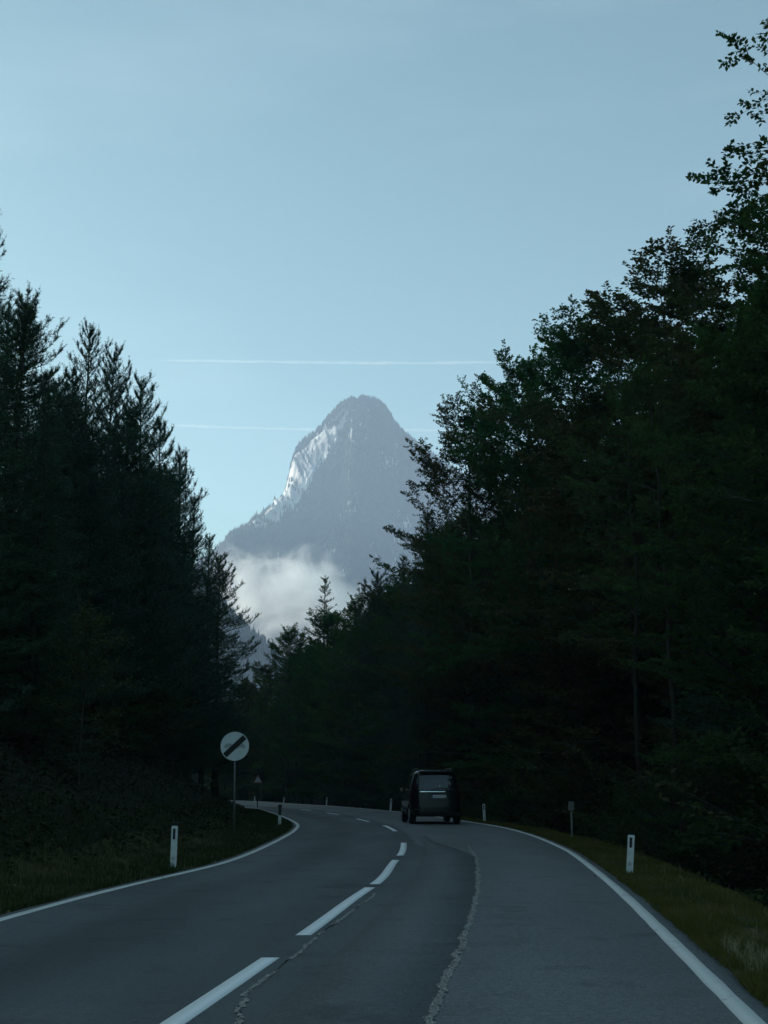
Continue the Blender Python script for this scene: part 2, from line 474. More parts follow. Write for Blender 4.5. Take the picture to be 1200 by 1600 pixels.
ry = YY[(YY >= -120) & (YY <= 200)]
off = lambda g, d: d * np.sqrt(1 + np.interp(ry, YY, g) ** 2)
rl, rr = xl(ry), xr(ry)
wob = .05 * (fbm(ry * 1.7, ry * 0 + 4, 3) - .5)
def wear_of(X_, Y_):
    w_ = np.interp(Y_, YY, XR) - np.interp(Y_, YY, XL)
    t = (X_ - np.interp(Y_, YY, XL)) / w_            # 0 left edge line, 1 right edge line
    f = np.ones_like(t)
    for c_, s_, a__ in ((.09, .05, .16), (.21, .07, -.30), (.36, .06, .18), (.46, .035, -.16), (.60, .05, .06), (.70, .07, -.05), (.84, .06, .07), (.97, .03, -.10)):
        f = f + a__ * np.exp(-((t - c_) / s_) ** 2) * (.5 + fbm(X_ * .4, Y_ * .09, 3))
    return f
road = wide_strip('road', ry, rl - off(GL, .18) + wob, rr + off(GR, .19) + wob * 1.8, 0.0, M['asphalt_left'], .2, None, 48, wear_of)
tag(road, kind='structure')

# the centre line follows the photographed dashes
CP = [(-120, -19), (-60, -8.4), (-20, -3.9), (4, -1.62)] + [(p.y, p.x) for p in (gp(*q) for q in
      [(271, 1600), (422, 1497), (476, 1462), (573, 1387), (594, 1382), (616, 1344), (628, 1337), (632, 1317), (619, 1299), (602, 1290), (577, 1284), (558, 1279.5), (530, 1273), (511, 1270), (487, 1266.4), (471, 1264.8)])] + \
     [(110, -13.0), (123, -17.5), (150, -26), (170, -36), (190, -56), (201, -85)]
_, XC = smooth_curve(CP)
def xc(y): return np.interp(y, YY, XC)
GC = np.gradient(XC, YY)

# right lane surface (a lighter re-laid sheet), and the darker patch between the centre line and the broken seam
seam_px = [(660, 1628), (672, 1600), (682, 1560), (700, 1525), (715, 1495), (730, 1450), (740, 1415), (746.5, 1390), (747, 1365), (743, 1340), (735, 1327), (720, 1312), (697, 1298)]
SP = np.array([(p.y, p.x) for p in (gp(*q) for q in seam_px)])
sy = np.arange(SP[0, 0], SP[-1, 0], .06)
sx = np.interp(sy, SP[:, 0], SP[:, 1])
k = np.ones(25) / 25
sx = np.convolve(np.pad(sx, 12, mode='edge'), k, 'valid')
sx = sx + .05 * (fbm(sy * 2.2, sy * 0, 4) - .5) + .05 * (fbm(sy * 9, sy * 0 + 5, 3) - .5)
m_ = (ry >= -20)
rl_x = np.where(ry < 30, xc(ry) + .55, xc(ry) + .25 * np.sqrt(1 + np.interp(ry, YY, GC) ** 2))
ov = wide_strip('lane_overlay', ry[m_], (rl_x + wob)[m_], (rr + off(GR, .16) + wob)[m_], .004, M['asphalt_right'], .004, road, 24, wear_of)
py_ = np.arange(4.0, 36, .15)
pe = np.interp(py_, sy, sx, left=sx[0] - .15)
pt = np.clip((36 - py_) / 12, 0, 1)
pc = xc(py_) + .49 + .05 * (fbm(py_ * 1.3, py_ * 0 + 2, 5) - .5)
strip('asphalt_patch', py_, pc, pc + (pe - pc) * np.maximum(.25, sstep(0, 1, pt)), .008, M['asphalt_patch'], .004, road)

def crumb_seam(y, x, z, wid, seed, per_m, thr):
    """a crack whose edges have broken out: a dark open line with loose pale chips lying in and along it"""
    r = np.random.default_rng(seed)
    ln = np.concatenate([[0], np.cumsum(np.hypot(np.diff(x), np.diff(y)))])
    q = np.linspace(0, ln[-1], int(ln[-1] / .03))
    yy, xx = np.interp(q, ln, y), np.interp(q, ln, x)
    xx = xx + .03 * (fbm(q * 7, q * 0 + seed, 4) - .5)
    wv = wid * (.12 + .5 * fbm(q * 5, q * 0 + seed + 2, 4) ** 2)
    strip('crack', yy, xx - wv, xx + wv * .6, z, M['crack'], .003, road)
    n = int(ln[-1] * per_m)
    t = r.random(n) * ln[-1]
    keep = fbm(t * .9, t * 0 + seed + 9, 4) + .25 * (r.random(n) - .5) > thr
    t = t[keep]; n = len(t)
    cxx = np.interp(t, q, xx) + r.normal(size=n) * wid * .42 * (.4 + fbm(t * 2.5, t * 0 + seed, 3)) + wid * .2
    cyy = np.interp(t, q, yy) + r.normal(size=n) * .02
    k = 5
    sz = .006 + .020 * r.random(n) ** 2.2
    a = np.sort(r.random((n, k)) * 2 * pi, axis=1)
    h = sz * (.25 + .4 * r.random(n))
    V = []
    for j in range(k):
        rr_ = sz * (.7 + .5 * r.random(n))
        V.append(np.stack([cxx + np.cos(a[:, j]) * rr_, cyy + np.sin(a[:, j]) * rr_ * 1.3, np.full(n, z - .002)], -1))
    V.append(np.stack([cxx, cyy, z + h], -1))
    V = np.stack(V, 1).reshape(-1, 3)
    i = np.arange(n)[:, None] * (k + 1)
    T = np.concatenate([i + np.array([[j, (j + 1) % k, k]]) for j in range(k)])
    o = link('road_seam', np_mesh('road_seam', V, [T], M['seam']), road)
    o['kind'] = 'stuff'
M['crack'] = mat('open_crack', (.012, .013, .013), .95, .1)
crumb_seam(sy[sy < 30], sx[sy < 30], .0115, .027, 3, 420, .33)
s2 = np.array([(p.y, p.x) for p in (gp(*q) for q in [(352, 1640), (376, 1597), (372, 1580), (382, 1566), (384, 1552), (418, 1527), (465, 1490), (500, 1460), (530, 1440), (586, 1397)])])
o_ = np.linspace(0, len(s2) - 1, 260)
crumb_seam(np.interp(o_, range(len(s2)), s2[:, 0]), np.interp(o_, range(len(s2)), s2[:, 1]) + .04 * (fbm(o_ * 9, o_ * 0, 3) - .5), .0072, .014, 8, 170, .45)

# edge lines and centre dashes
for nm, gx, G, sgn in (('edge_line', xr, GR, 1), ('edge_line', xl, GL, -1)):
    yy = ry[ry > -30]
    q = np.sqrt(1 + np.interp(yy, YY, G) ** 2)
    wv = .012 * (fbm(yy * 6, yy * 0 + sgn, 3) - .5)
    strip(nm, yy, gx(yy) - .066 * q + wv, gx(yy) + .066 * q - wv, .0072 if sgn > 0 else .0045, M['edge_paint'], .003, road)
dash_px = [((271, 1600), (422, 1497)), ((476, 1462), (573, 1387)), ((594, 1382), (616, 1344)), ((628, 1337), (632, 1317)), ((619, 1299), (602, 1290)),
           ((577, 1284), (558, 1279.5)), ((530, 1273), (511, 1270)), ((487, 1266.4), (471, 1264.8))]
for k_, (a, b) in enumerate(dash_px):
    y0, y1 = gp(*a).y, gp(*b).y
    if k_ == 0: y0 = 4.1
    yy = np.linspace(y0, y1, 14)
    q = np.sqrt(1 + np.interp(yy, YY, GC) ** 2)
    strip('centre_dash', yy, xc(yy) - .072 * q, xc(yy) + .072 * q, .0045, M['paint'], .003, road)
yb = -1.0
while yb > -40:
    yy = np.linspace(yb - 5, yb, 8); strip('centre_dash', yy, xc(yy) - .072, xc(yy) + .072, .0045, M['paint'], .003, road); yb -= 6.3

# ------------------------------------------------------------------ grass
def blades(name, px_, py2, h, wd, material, seed, lean=.5, segs=2):
    r = np.random.default_rng(seed); n = len(px_)
    a = r.random(n) * 2 * pi; b = r.random(n) * 2 * pi
    hh = h * (.5 + .9 * r.random(n))
    base = np.stack([px_, py2, ground_z(px_, py2) - .02], -1)
    side = np.stack([np.cos(a), np.sin(a), 0 * a], -1) * wd / 2
    ln = (lean * (.2 + r.random(n)) * hh)[:, None] * np.stack([np.cos(b), np.sin(b), 0 * b], -1)
    mid = base + ln * .3 + np.array([0, 0, .6]) * hh[:, None]
    tip = base + ln + np.array([0, 0, 1.0]) * hh[:, None] * .95
    V = np.stack([base - side, base + side, mid + side * .7, mid - side * .7, tip], 1).reshape(-1, 3)
    i = np.arange(n)[:, None] * 5
    me = np_mesh(name, V, [i + np.array([[0, 1, 2, 3]]), i + np.array([[3, 2, 4]])], material)
    return tag(link(name, me), kind='stuff')

def scatter_strip(n, y0, y1, side, dmin, dmax, p=2.0, seed=0, clump=0.0):
    r = np.random.default_rng(seed)
    y = y0 + (y1 - y0) * r.random(n) ** p
    d = dmin + (dmax - dmin) * r.random(n)
    if side > 0: x = xr(y) + d * np.sqrt(1 + np.interp(y, YY, GR) ** 2)
    else: x = xl(y) - d * np.sqrt(1 + np.interp(y, YY, GL) ** 2)
    if clump:
        keep = fbm(x * 2.3 + seed, y * 2.3, 3) > clump
        x, y = x[keep], y[keep]
    return x, y
x_, y_ = scatter_strip(110000, 3, 70, 1, .17, 2.6, 1.7, 1, .34)
blades('verge_grass', x_, y_, .085, .010, M['grass'], 1)
x_, y_ = scatter_strip(26000, 3, 45, 1, .08, .34, 1.6, 11, .52)
blades('edge_grass', x_, y_, .06, .010, M['grass'], 11, .9)
x_, y_ = scatter_strip(20000, 8, 60, -1, .06, .35, 1.6, 12, .50)
blades('edge_grass', x_, y_, .07, .012, M['dark_grass'], 12, .9)
x_, y_ = scatter_strip(3500, 3, 40, 1, .4, 2.2, 1.7, 2, .56)
x2_, y2_ = scatter_strip(2600, 6.2, 11, 1, .35, 1.0, 1.0, 21, .52)
blades('dry_stalks', np.concatenate([x_, x2_]), np.concatenate([y_, y2_]), .15, .006, M['dry_grass'], 2, .6)
x_, y_ = scatter_strip(60000, 8, 80, -1, .2, 3.4, 1.6, 3, .36)
blades('bank_grass', x_, y_, .12, .014, M['dark_grass'], 3)

def leaf_litter(name, x, y, lift, size, material, seed):
    r = np.random.default_rng(seed); n = len(x)
    c = np.stack([x, y, ground_z(x, y) + lift * r.random(n)], -1)
    d = r.normal(size=(n, 3)); d[:, 2] *= .6; d /= np.linalg.norm(d, axis=1)[:, None]
    nn = r.normal(size=(n, 3)) * .6 + np.array([0, 0, 1]); s = np.cross(d, nn); s /= np.linalg.norm(s, axis=1)[:, None]
    L = (size * (.6 + .8 * r.random(n)))[:, None]
    V = np.stack([c, c + d * L * .5 + s * L * .3, c + d * L, c + d * L * .5 - s * L * .3], 1).reshape(-1, 3)
    me = np_mesh(name, V, [np.arange(n)[:, None] * 4 + np.arange(4)[None]], material)
    return tag(link(name, me), kind='stuff')
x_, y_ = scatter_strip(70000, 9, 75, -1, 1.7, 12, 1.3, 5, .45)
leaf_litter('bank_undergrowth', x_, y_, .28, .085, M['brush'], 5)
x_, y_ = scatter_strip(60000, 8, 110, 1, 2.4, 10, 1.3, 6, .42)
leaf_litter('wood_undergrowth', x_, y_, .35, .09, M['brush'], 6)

x_, y_ = scatter_strip(1600, 3, 45, 1, -.25, 2.4, 1.6, 15, .40)
leaf_litter('fallen_leaves', x_, np.maximum(y_, 3), .035, .05, M['fallen'], 15)
x_, y_ = scatter_strip(1200, 9, 45, -1, -.2, 3.0, 1.6, 16, .40)
leaf_litter('fallen_leaves', x_, y_, .04, .05, M['fallen'], 16)

# ------------------------------------------------------------------ trees
def unit(v): return v / (np.linalg.norm(v) + 1e-9)

def add_leaves(acc, P0, D, n_per, leaf, wid, r, mi=0, flat=.55):
    """P0, D: (T,3) twig start and vector"""
    T = len(P0); n = T * n_per
    t = np.tile(np.linspace(.08, 1.02, n_per), T) + r.normal(size=n) * .04
    p = np.repeat(P0, n_per, 0) + np.repeat(D, n_per, 0) * t[:, None]
    dn = D / (np.linalg.norm(D, axis=1)[:, None] + 1e-9)
    dn = np.repeat(dn, n_per, 0)
    up = np.array([0, 0, 1.0]) + r.normal(size=(n, 3)) * flat
    sd_ = np.cross(dn, up); sd_ /= np.linalg.norm(sd_, axis=1)[:, None] + 1e-9
    sg = np.where(np.arange(n) % 2 == 0, 1.0, -1.0)[:, None]
    ld = dn * .55 + sd_ * sg * (.75 + .3 * r.random((n, 1))) + r.normal(size=(n, 3)) * .22
    ld /= np.linalg.norm(ld, axis=1)[:, None]
    ws = np.cross(ld, up); ws /= np.linalg.norm(ws, axis=1)[:, None] + 1e-9
    L = (leaf * (.65 + .6 * r.random(n)))[:, None]; W = L * wid
    p = p + r.normal(size=(n, 3)) * .015
    nrm = np.cross(ws, ld)
    V = np.stack([p, p + ld * L * .5 + ws * W * .5 + nrm * L * .06, p + ld * L, p + ld * L * .5 - ws * W * .5 + nrm * L * .06], 1).reshape(-1, 3)
    i = np.arange(n)[:, None] * 4
    acc.add(V, quads=i + np.arange(4)[None], mi=mi)

def broadleaf(seed, H, R, base=.22, n_limb=30, leaf=.13, n_leaf=13, sec=9, twg=6, bark='beech_bark', lm='leaf', tr=.24, sparse_top=0.0):
    r = np.random.default_rng(seed)
    tk, cr = Acc(), Acc()
    n = 12
    zz = np.linspace(0, H * .96, n)
    wx = np.cumsum(r.normal(size=n)) * .10 * H / 25; wy = np.cumsum(r.normal(size=n)) * .10 * H / 25
    wx -= wx[0]; wy -= wy[0]
    TP = np.stack([wx, wy, zz], -1)
    rad = tr * (1 - zz / H) ** .8 + .012; rad[0] *= 1.35
    tk.tube(TP, rad, 9)
    P0s, Ds = [], []
    for i in range(n_limb):
        tt = (i + r.random()) / n_limb
        t = base + (.97 - base) * tt
        h = t * H
        b0 = np.array([np.interp(h, zz, wx), np.interp(h, zz, wy), h])
        az = i * 2.39996 + r.normal() * .3
        prof = max(0.16, (1 - (abs(tt - .36) / .68) ** 2.2)) ** .6
        L = R * prof * (.78 + .4 * r.random())
        el = R_(6 + 58 * tt ** 1.3) + r.normal() * .12
        d = np.array([cos(az) * cos(el), sin(az) * cos(el), sin(el)])
        m = 7
        P = [b0]
        dd = d.copy()
        for j in range(m - 1):
            dd = unit(dd + r.normal(size=3) * .11 + np.array([0, 0, (.05 if j < 3 else -.03)]))
            P.append(P[-1] + dd * L / (m - 1))
        P = np.array(P)
        r0 = max(.018, tr * .34 * (1 - .75 * tt) * L / R)
        tk.tube(P, np.linspace(r0, .008, m), 5)
        for k in range(sec + 1):
            s = .18 + .82 * (k + .5 * r.random()) / sec
            s = min(s, 1.0)
            q = s * (m - 1); j = min(int(q), m - 2); f = q - j
            p = P[j] * (1 - f) + P[j + 1] * f
            ax = unit(P[j + 1] - P[j])
            hz = unit(np.cross(ax, np.array([0, 0, 1.0])) + r.normal(size=3) * .18)
            sgn = 1 if k % 2 else -1
            if k >= sec: sd2 = ax
            else: sd2 = unit(ax * (.55 + .2 * r.random()) + hz * sgn * (.7 + .3 * r.random()) + np.array([0, 0, .16 + r.normal() * .22]))
            l2 = (.30 * L * (1.05 - .62 * s) + .45) * (.75 + .5 * r.random())
            Pm = p + sd2 * l2 * .5 + np.array([0, 0, .03 * l2]); Pe = p + sd2 * l2 + np.array([0, 0, .02 * l2])
            cr.tube(np.array([p, Pm, Pe]), [max(.006, r0 * .3), .008, .004], 3, 1)
            for g in range(twg + 1):
                u = .2 + .8 * (g + .4 * r.random()) / twg; u = min(u, 1)
                pp = p + sd2 * l2 * u
                hz2 = unit(np.cross(sd2, np.array([0, 0, 1.0])) + r.normal(size=3) * .25)
                td = sd2 if g == twg else unit(sd2 * .6 + hz2 * (1 if g % 2 else -1) * .8 + np.array([0, 0, .12 + r.normal() * .25]))
                lt = (.32 + .40 * r.random()) * (1.1 - .4 * u)
                P0s.append(pp); Ds.append(td * lt)
    P0s, Ds = np.array(P0s), np.array(Ds)
    # twigs
    T = len(P0s)
    a = np.cross(Ds, np.array([0, 0, 1.0])); a /= np.linalg.norm(a, axis=1)[:, None] + 1e-9; a *= .004
    V = np.stack([P0s - a, P0s + a, P0s + Ds], 1).reshape(-1, 3)
    cr.add(V, tris=np.arange(T)[:, None] * 3 + np.arange(3)[None], mi=1)
    add_leaves(cr, P0s, Ds, n_leaf, leaf, .60, r)
    tm = tk.mesh('trunk', M[bark], True)
    cm = cr.mesh('crown', [M[lm], M[bark]])
    return tm, cm

def add_needles(acc, P0, D, n_per, ln, wid, r, mi=0, fwd=.7):
    T = len(P0); n = T * n_per
    t = np.tile((np.arange(n_per) + .5) / n_per, T) + r.normal(size=n) * .03
    p = np.repeat(P0, n_per, 0) + np.repeat(D, n_per, 0) * t[:, None]
    dn = np.repeat(D / (np.linalg.norm(D, axis=1)[:, None] + 1e-9), n_per, 0)
    q = r.normal(size=(n, 3)); q -= (q * dn).sum(1)[:, None] * dn; q /= np.linalg.norm(q, axis=1)[:, None] + 1e-9
    nd = dn * fwd + q; nd /= np.linalg.norm(nd, axis=1)[:, None]
    ws = np.cross(nd, r.normal(size=(n, 3))); ws /= np.linalg.norm(ws, axis=1)[:, None] + 1e-9
    L = (ln * (.7 + .6 * r.random(n)))[:, None]
    V = np.stack([p - ws * wid / 2, p + ws * wid / 2, p + nd * L], 1).reshape(-1, 3)
    acc.add(V, tris=np.arange(n)[:, None] * 3 + np.arange(3)[None], mi=mi)

def conifer(seed, H, R, base=.10, dz=.55, nb=5, el_top=50, el_low=-8, tip_up=.35, lat_dz=.32, ln=.07, wid=.016, npn=11, tr=.20, bark='bark', power=.9, jit=.25, fan=.95, tipk=0):
    r = np.random.default_rng(seed)
    tk, cr = Acc(), Acc()
    n = 10
    zz = np.linspace(0, H, n)
    wx = np.cumsum(r.normal(size=n)) * .035; wy = np.cumsum(r.normal(size=n)) * .035
    wx -= wx[0]; wy -= wy[0]
    rad = tr * (1 - zz / H) + .012; rad[0] *= 1.3
    tk.tube(np.stack([wx, wy, zz], -1), rad, 9)
    P0s, Ds = [], []
    def twig(p, d): P0s.append(p); Ds.append(d)
    top = np.array([wx[-1], wy[-1], H])
    for k in range(4): twig(top + np.array([0, 0, -.55 + .2 * k]), np.array([0, 0, .22]) + r.normal(size=3) * .01)
    h = H - .45
    while h > base * H:
        tt = (H - h) / (H * (1 - base))          # 0 top .. 1 bottom
        L0 = R * (tt ** power) * (1 - .12 * tt) + .16
        for b in range(nb):
            az = r.random() * 2 * pi / nb + b * 2 * pi / nb + h * 3.1
            L = L0 * (1 - jit + 2 * jit * r.random())
            el = R_(el_top + (el_low - el_top) * min(1, tt * 1.7)) + r.normal() * .10
            hb = h + r.normal() * dz * .2
            p = np.array([np.interp(hb, zz, wx), np.interp(hb, zz, wy), hb])
            m = max(4, int(L / .45) + 2)
            d = np.array([cos(az) * cos(el), sin(az) * cos(el), sin(el)])
            P = [p]
            for j in range(m - 1):
                s = j / (m - 1)
                d = unit(d + np.array([0, 0, (-.06 if s < .45 else tip_up * (s - .3) * .8)]) + r.normal(size=3) * .06)
                P.append(P[-1] + d * L / (m - 1))
            P = np.array(P)
            cr.tube(P, np.linspace(max(.010, .012 * L), .005, m), 3, 1)
            S0 = np.linspace(.12, 1.0, max(3, int(L / lat_dz)))
            for s in S0:
                q = s * (m - 1); j = min(int(q), m - 2); f = q - j
                pp = P[j] * (1 - f) + P[j + 1] * f
                ax = unit(P[j + 1] - P[j])
                hz = unit(np.cross(ax, np.array([0, 0, 1.0])))
                seg = ax * L / len(S0)
                if s > .15 or L < 1: twig(pp - seg, seg * 1.05)
                for sg in (-1, 1):
                    l2 = (.42 * L * (1.08 - s) + .14) * (.7 + .5 * r.random())
                    l2 = min(l2, 1.3)
                    td = unit(ax * .75 + hz * sg * fan + np.array([0, 0, .10 + tip_up * .5]) + r.normal(size=3) * .14)
                    twig(pp, td * l2)
                    if l2 > .5:
                        for uu, s3 in ((.35, 1), (.55, -1), (.75, 1)):
                            t3 = unit(td * .8 + s3 * unit(np.cross(td, np.array([0, 0, 1.0]))) * .7 + np.array([0, 0, .12]) + r.normal(size=3) * .12)
                            twig(pp + td * l2 * uu, t3 * l2 * .42)
            twig(P[-1], unit(d + np.array([0, 0, tip_up])) * .24)
            for g in range(tipk):                      # the upright end shoots of a pine bough
                bk = P[-1] * (1 - .16 * g) + P[-2] * .16 * g
                twig(bk, unit(d * .7 + np.array([0, 0, .8]) + r.normal(size=3) * .35) * (.30 + .25 * r.random()))
        h -= dz * (.8 + .4 * r.random())
    P0s, Ds = np.array(P0s), np.array(Ds)
    a = np.cross(Ds, np.array([0.3, 0.2, 1.0])); a /= np.linalg.norm(a, axis=1)[:, None] + 1e-9; a *= .006
    T = len(P0s)
    cr.add(np.stack([P0s - a, P0s + a, P0s + Ds], 1).reshape(-1, 3), tris=np.arange(T)[:, None] * 3 + np.arange(3)[None], mi=1)
    add_needles(cr, P0s, Ds, npn, ln, wid, r)
    return tk.mesh('trunk', M[bark], True), cr.mesh('crown', [M['needle'], M[bark]])

# prototypes (natural height in metres)
PROTO = {
    'beech_a': (broadleaf(11, 24, 6.2, .12, 54, .14, 21, 11, 7), 24),
    'beech_b': (broadleaf(12, 24, 5.4, .14, 52, .14, 20, 10, 7, lm='leaf_warm'), 24),
    'beech_c': (broadleaf(13, 22, 5.8, .12, 50, .14, 20, 10, 7), 22),
    'slim': (broadleaf(14, 23, 3.6, .45, 22, .13, 11, 7, 5, tr=.15, bark='bark'), 23),
    'shrub': (broadleaf(15, 3.0, 1.7, .05, 18, .11, 8, 5, 4, bark='bark', tr=.05), 3),
    'shrub_b': (broadleaf(16, 2.4, 1.9, .04, 16, .10, 8, 5, 4, bark='bark', lm='leaf_warm', tr=.05), 2.4),
    'spruce_a': (conifer(21, 22, 4.4, .06, .50, 6, el_top=40, el_low=-24, jit=.38, npn=16, ln=.085, wid=.024, tip_up=.75), 22),
    'spruce_b': (conifer(22, 20, 3.6, .12, .45, 6, el_top=55, el_low=0, tip_up=.7, npn=15, ln=.085, wid=.024, jit=.4, tipk=3), 20),
    'spruce_tip': (conifer(23, 25, 3.4, .30, .75, 5, el_top=52, el_low=-6, tip_up=.6, jit=.4, npn=16, ln=.11, wid=.03, lat_dz=.38), 25),
    'pine_a': (conifer(24, 18, 3.2, .12, .62, 5, el_top=58, el_low=10, tip_up=1.1, lat_dz=.34, ln=.10, wid=.030, npn=17, power=.62, jit=.45, fan=.6, tipk=4), 18),
    'pine_b': (conifer(25, 18, 3.4, .10, .48, 6, el_top=55, el_low=6, tip_up=1.0, lat_dz=.32, ln=.10, wid=.030, npn=17, power=.60, jit=.5, fan=.65, tipk=4), 18),
}

def tree(name, proto, loc, height, label, group, rz=None, spread=1.0, lean=(0, 0)):
    (tm, cm), h0 = PROTO[proto]
    o = empty(name, loc, random.random() * 2 * pi if rz is None else rz)
    s = height / h0
    o.scale = (s * spread, s * spread, s)
    o.rotation_euler = (lean[0], lean[1], o.rotation_euler.z)
    link('trunk', tm, o)
    link('crown', cm, o)
    tag(o, label, 'tree' if 'shrub' not in proto else 'shrub', group)
    return o

def tree_to(name, proto, u, v, D, label, group, spread=1.0, rz=None):
    """a tree at distance D whose tip stands where the photograph shows it"""
    p = at(u, v, D)
    z0 = gz(p.x, D) - .15
    return tree(name, proto, (p.x, D, z0), p.z - z0, label, group, rz, spread)

GRT = 'broad leaved trees at the right edge of the road'
GLT = 'conifers on the bank left of the road'
GFT = 'trees closing the far end of the road'
# right wall, nearest first
tree_to('beech_tree', 'beech_a', 1412, -30, 27, 'tall dark beech at the right picture edge with leafy sprays reaching into open sky', GRT, 1.05, .4)
tree_to('beech_tree', 'beech_c', 1350, 205, 38, 'dark beech just below the tallest one, its feathery top cutting the sky at far right', GRT, 1.0, 1.2)
tree_to('beech_tree', 'beech_a', 1272, 366, 47, 'dark beech third from the right edge, with a stepped flat topped crown', GRT, .9, 2.0)
tree_to('beech_tree', 'beech_b', 1045, 462, 57, 'beech with a brownish rounded top against the sky, right of the contrail ends', GRT, 1.4, 3.0)
tree_to('beech_tree', 'beech_c', 905, 545, 66, 'loose beech with sky showing through its upper crown, right of the mountain', GRT, 1.1, .9)
tree_to('beech_tree', 'beech_b', 742, 668, 77, 'beech whose drooping side branch overlaps the right flank of the mountain', GRT, 1.0, 2.2)
tree_to('beech_tree', 'beech_a', 828, 602, 72, 'bushy beech between the loose one and the one with the drooping side branch', GRT, .95, 4.1)
tree_to('spruce_tree', 'spruce_b', 668, 800, 86, 'dark spruce at the left foot of the broad leaved tree wall, below the mountain flank', GRT, 1.0)
tree_to('spruce_tree', 'spruce_a', 632, 868, 95, 'small topped spruce standing against the mist right of the lone spruce tip', GRT, 1.0)
tree_to('larch_tree', 'pine_b', 590, 900, 105, 'shaggy conifer beside the mist bank above the far bend', GRT, 1.1)
# far end
tree_to('spruce_tree', 'spruce_tip', 508, 902, 138, 'lone slender spruce tip rising above the far trees into the mist', GFT, 1.25, .6)
tree_to('beech_tree', 'beech_c', 512, 972, 126, 'rounded grey green tree right under the lone spruce tip', GFT, 1.0)
tree_to('beech_tree', 'beech_a', 455, 1000, 134, 'grey green tree left of the lone spruce, its top on the mist', GFT, 1.0)
tree_to('beech_tree', 'beech_b', 415, 1048, 146, 'lighter low tree at the left end of the far trees beside the blue hill', GFT, 1.0)
tree_to('beech_tree', 'beech_c', 378, 1075, 156, 'low pale tree half hidden behind the left conifers at the far bend', GFT, 1.0)
tree_to('beech_tree', 'beech_a', 560, 955, 116, 'dark tree filling the gap between the shaggy conifer and the lone spruce', GFT, .9)
tree_to('slim_tree', 'slim', 545, 1000, 112, 'thin trunked tree behind the white post in the middle of the bend', GFT)
tree_to('slim_tree', 'slim', 600, 990, 100, 'thin pale trunked tree just left of the dark van roof', GFT)
tree_to('slim_tree', 'slim', 470, 1060, 124, 'thin trunked tree above the bend between the red sign and the lone spruce', GFT)
# pale trunks in the wood on the right
tree_to('slim_tree', 'slim', 985, 600, 43, 'left of two pale leaning trunks inside the dark wood, above the right post', 'pale trunks in the right wood', 1, 1.0)
tree_to('slim_tree', 'slim', 1012, 590, 41, 'right of two pale leaning trunks inside the dark wood, above the right post', 'pale trunks in the right wood', 1, 2.5)
# left wall
tree_to('spruce_tree', 'spruce_a', -130, 60, 29, 'big dark spruce at the left picture edge with long branches over the sky', GLT, 1.0, 1.0)
tree_to('spruce_tree', 'spruce_b', -15, 335, 33, 'dark spruce at the left edge, its tip just inside the picture', GLT, 1.05, 2.0)
tree_to('pine_tree', 'pine_a', 72, 585, 37, 'thin open pine between the left edge spruce and the tallest pine leader', GLT, .8, 3.0)
tree_to('pine_tree', 'pine_a', 143, 514, 42, 'young pine with a straight bare leader standing clear against the sky', GLT, .85, .3)
tree_to('pine_tree', 'pine_b', 180, 552, 47, 'feathery pine right behind the one with the bare leader', GLT, .8, 1.4)
tree_to('pine_tree', 'pine_b', 222, 598, 51, 'pine with candle like upturned twig ends, third step down the left skyline', GLT, .85, 4.0)
tree_to('pine_tree', 'pine_a', 250, 660, 56, 'pine at the middle of the descending left skyline', GLT, .95, 5.0)
tree_to('pine_tree', 'pine_b', 284, 712, 62, 'pine below the upper contrail on the left skyline, level with the lower contrail', GLT, .9, 2.7)
tree_to('spruce_tree', 'spruce_b', 306, 778, 70, 'dense spruce low on the left skyline, level with the bright rock face', GLT, .95, .5)
tree_to('spruce_tree', 'spruce_b', 326, 838, 78, 'spruce touching the left foot of the mountain', GLT, .95, 3.6)
tree_to('pine_tree', 'pine_b', 346, 872, 86, 'last conifer of the left wall, its branches hanging over the blue hill', GLT, 1.25, 1.9)

tree_to('spruce_tree', 'spruce_b', 40, 480, 35, 'spruce with long ascending boughs just right of the left edge tip', GLT, 1.25, 3.3)
tree_to('pine_tree', 'pine_b', 112, 590, 44, 'bushy pine filling in left of the bare leader', GLT, 1.0, 5.2)
tree_to('pine_tree', 'pine_b', 200, 640, 49, 'bushy pine in front of the third step of the left skyline', GLT, 1.1, .2)
tree_to('spruce_tree', 'spruce_b', 236, 735, 53, 'dark spruce in front of the middle of the left skyline', GLT, 1.1, 2.2)
tree_to('pine_tree', 'pine_a', 268, 745, 60, 'broad pine in front of the pine level with the lower contrail', GLT, 1.15, 1.1)
tree_to('spruce_tree', 'spruce_a', 288, 850, 67, 'broad dark spruce under the low left skyline', GLT, 1.0, 4.4)

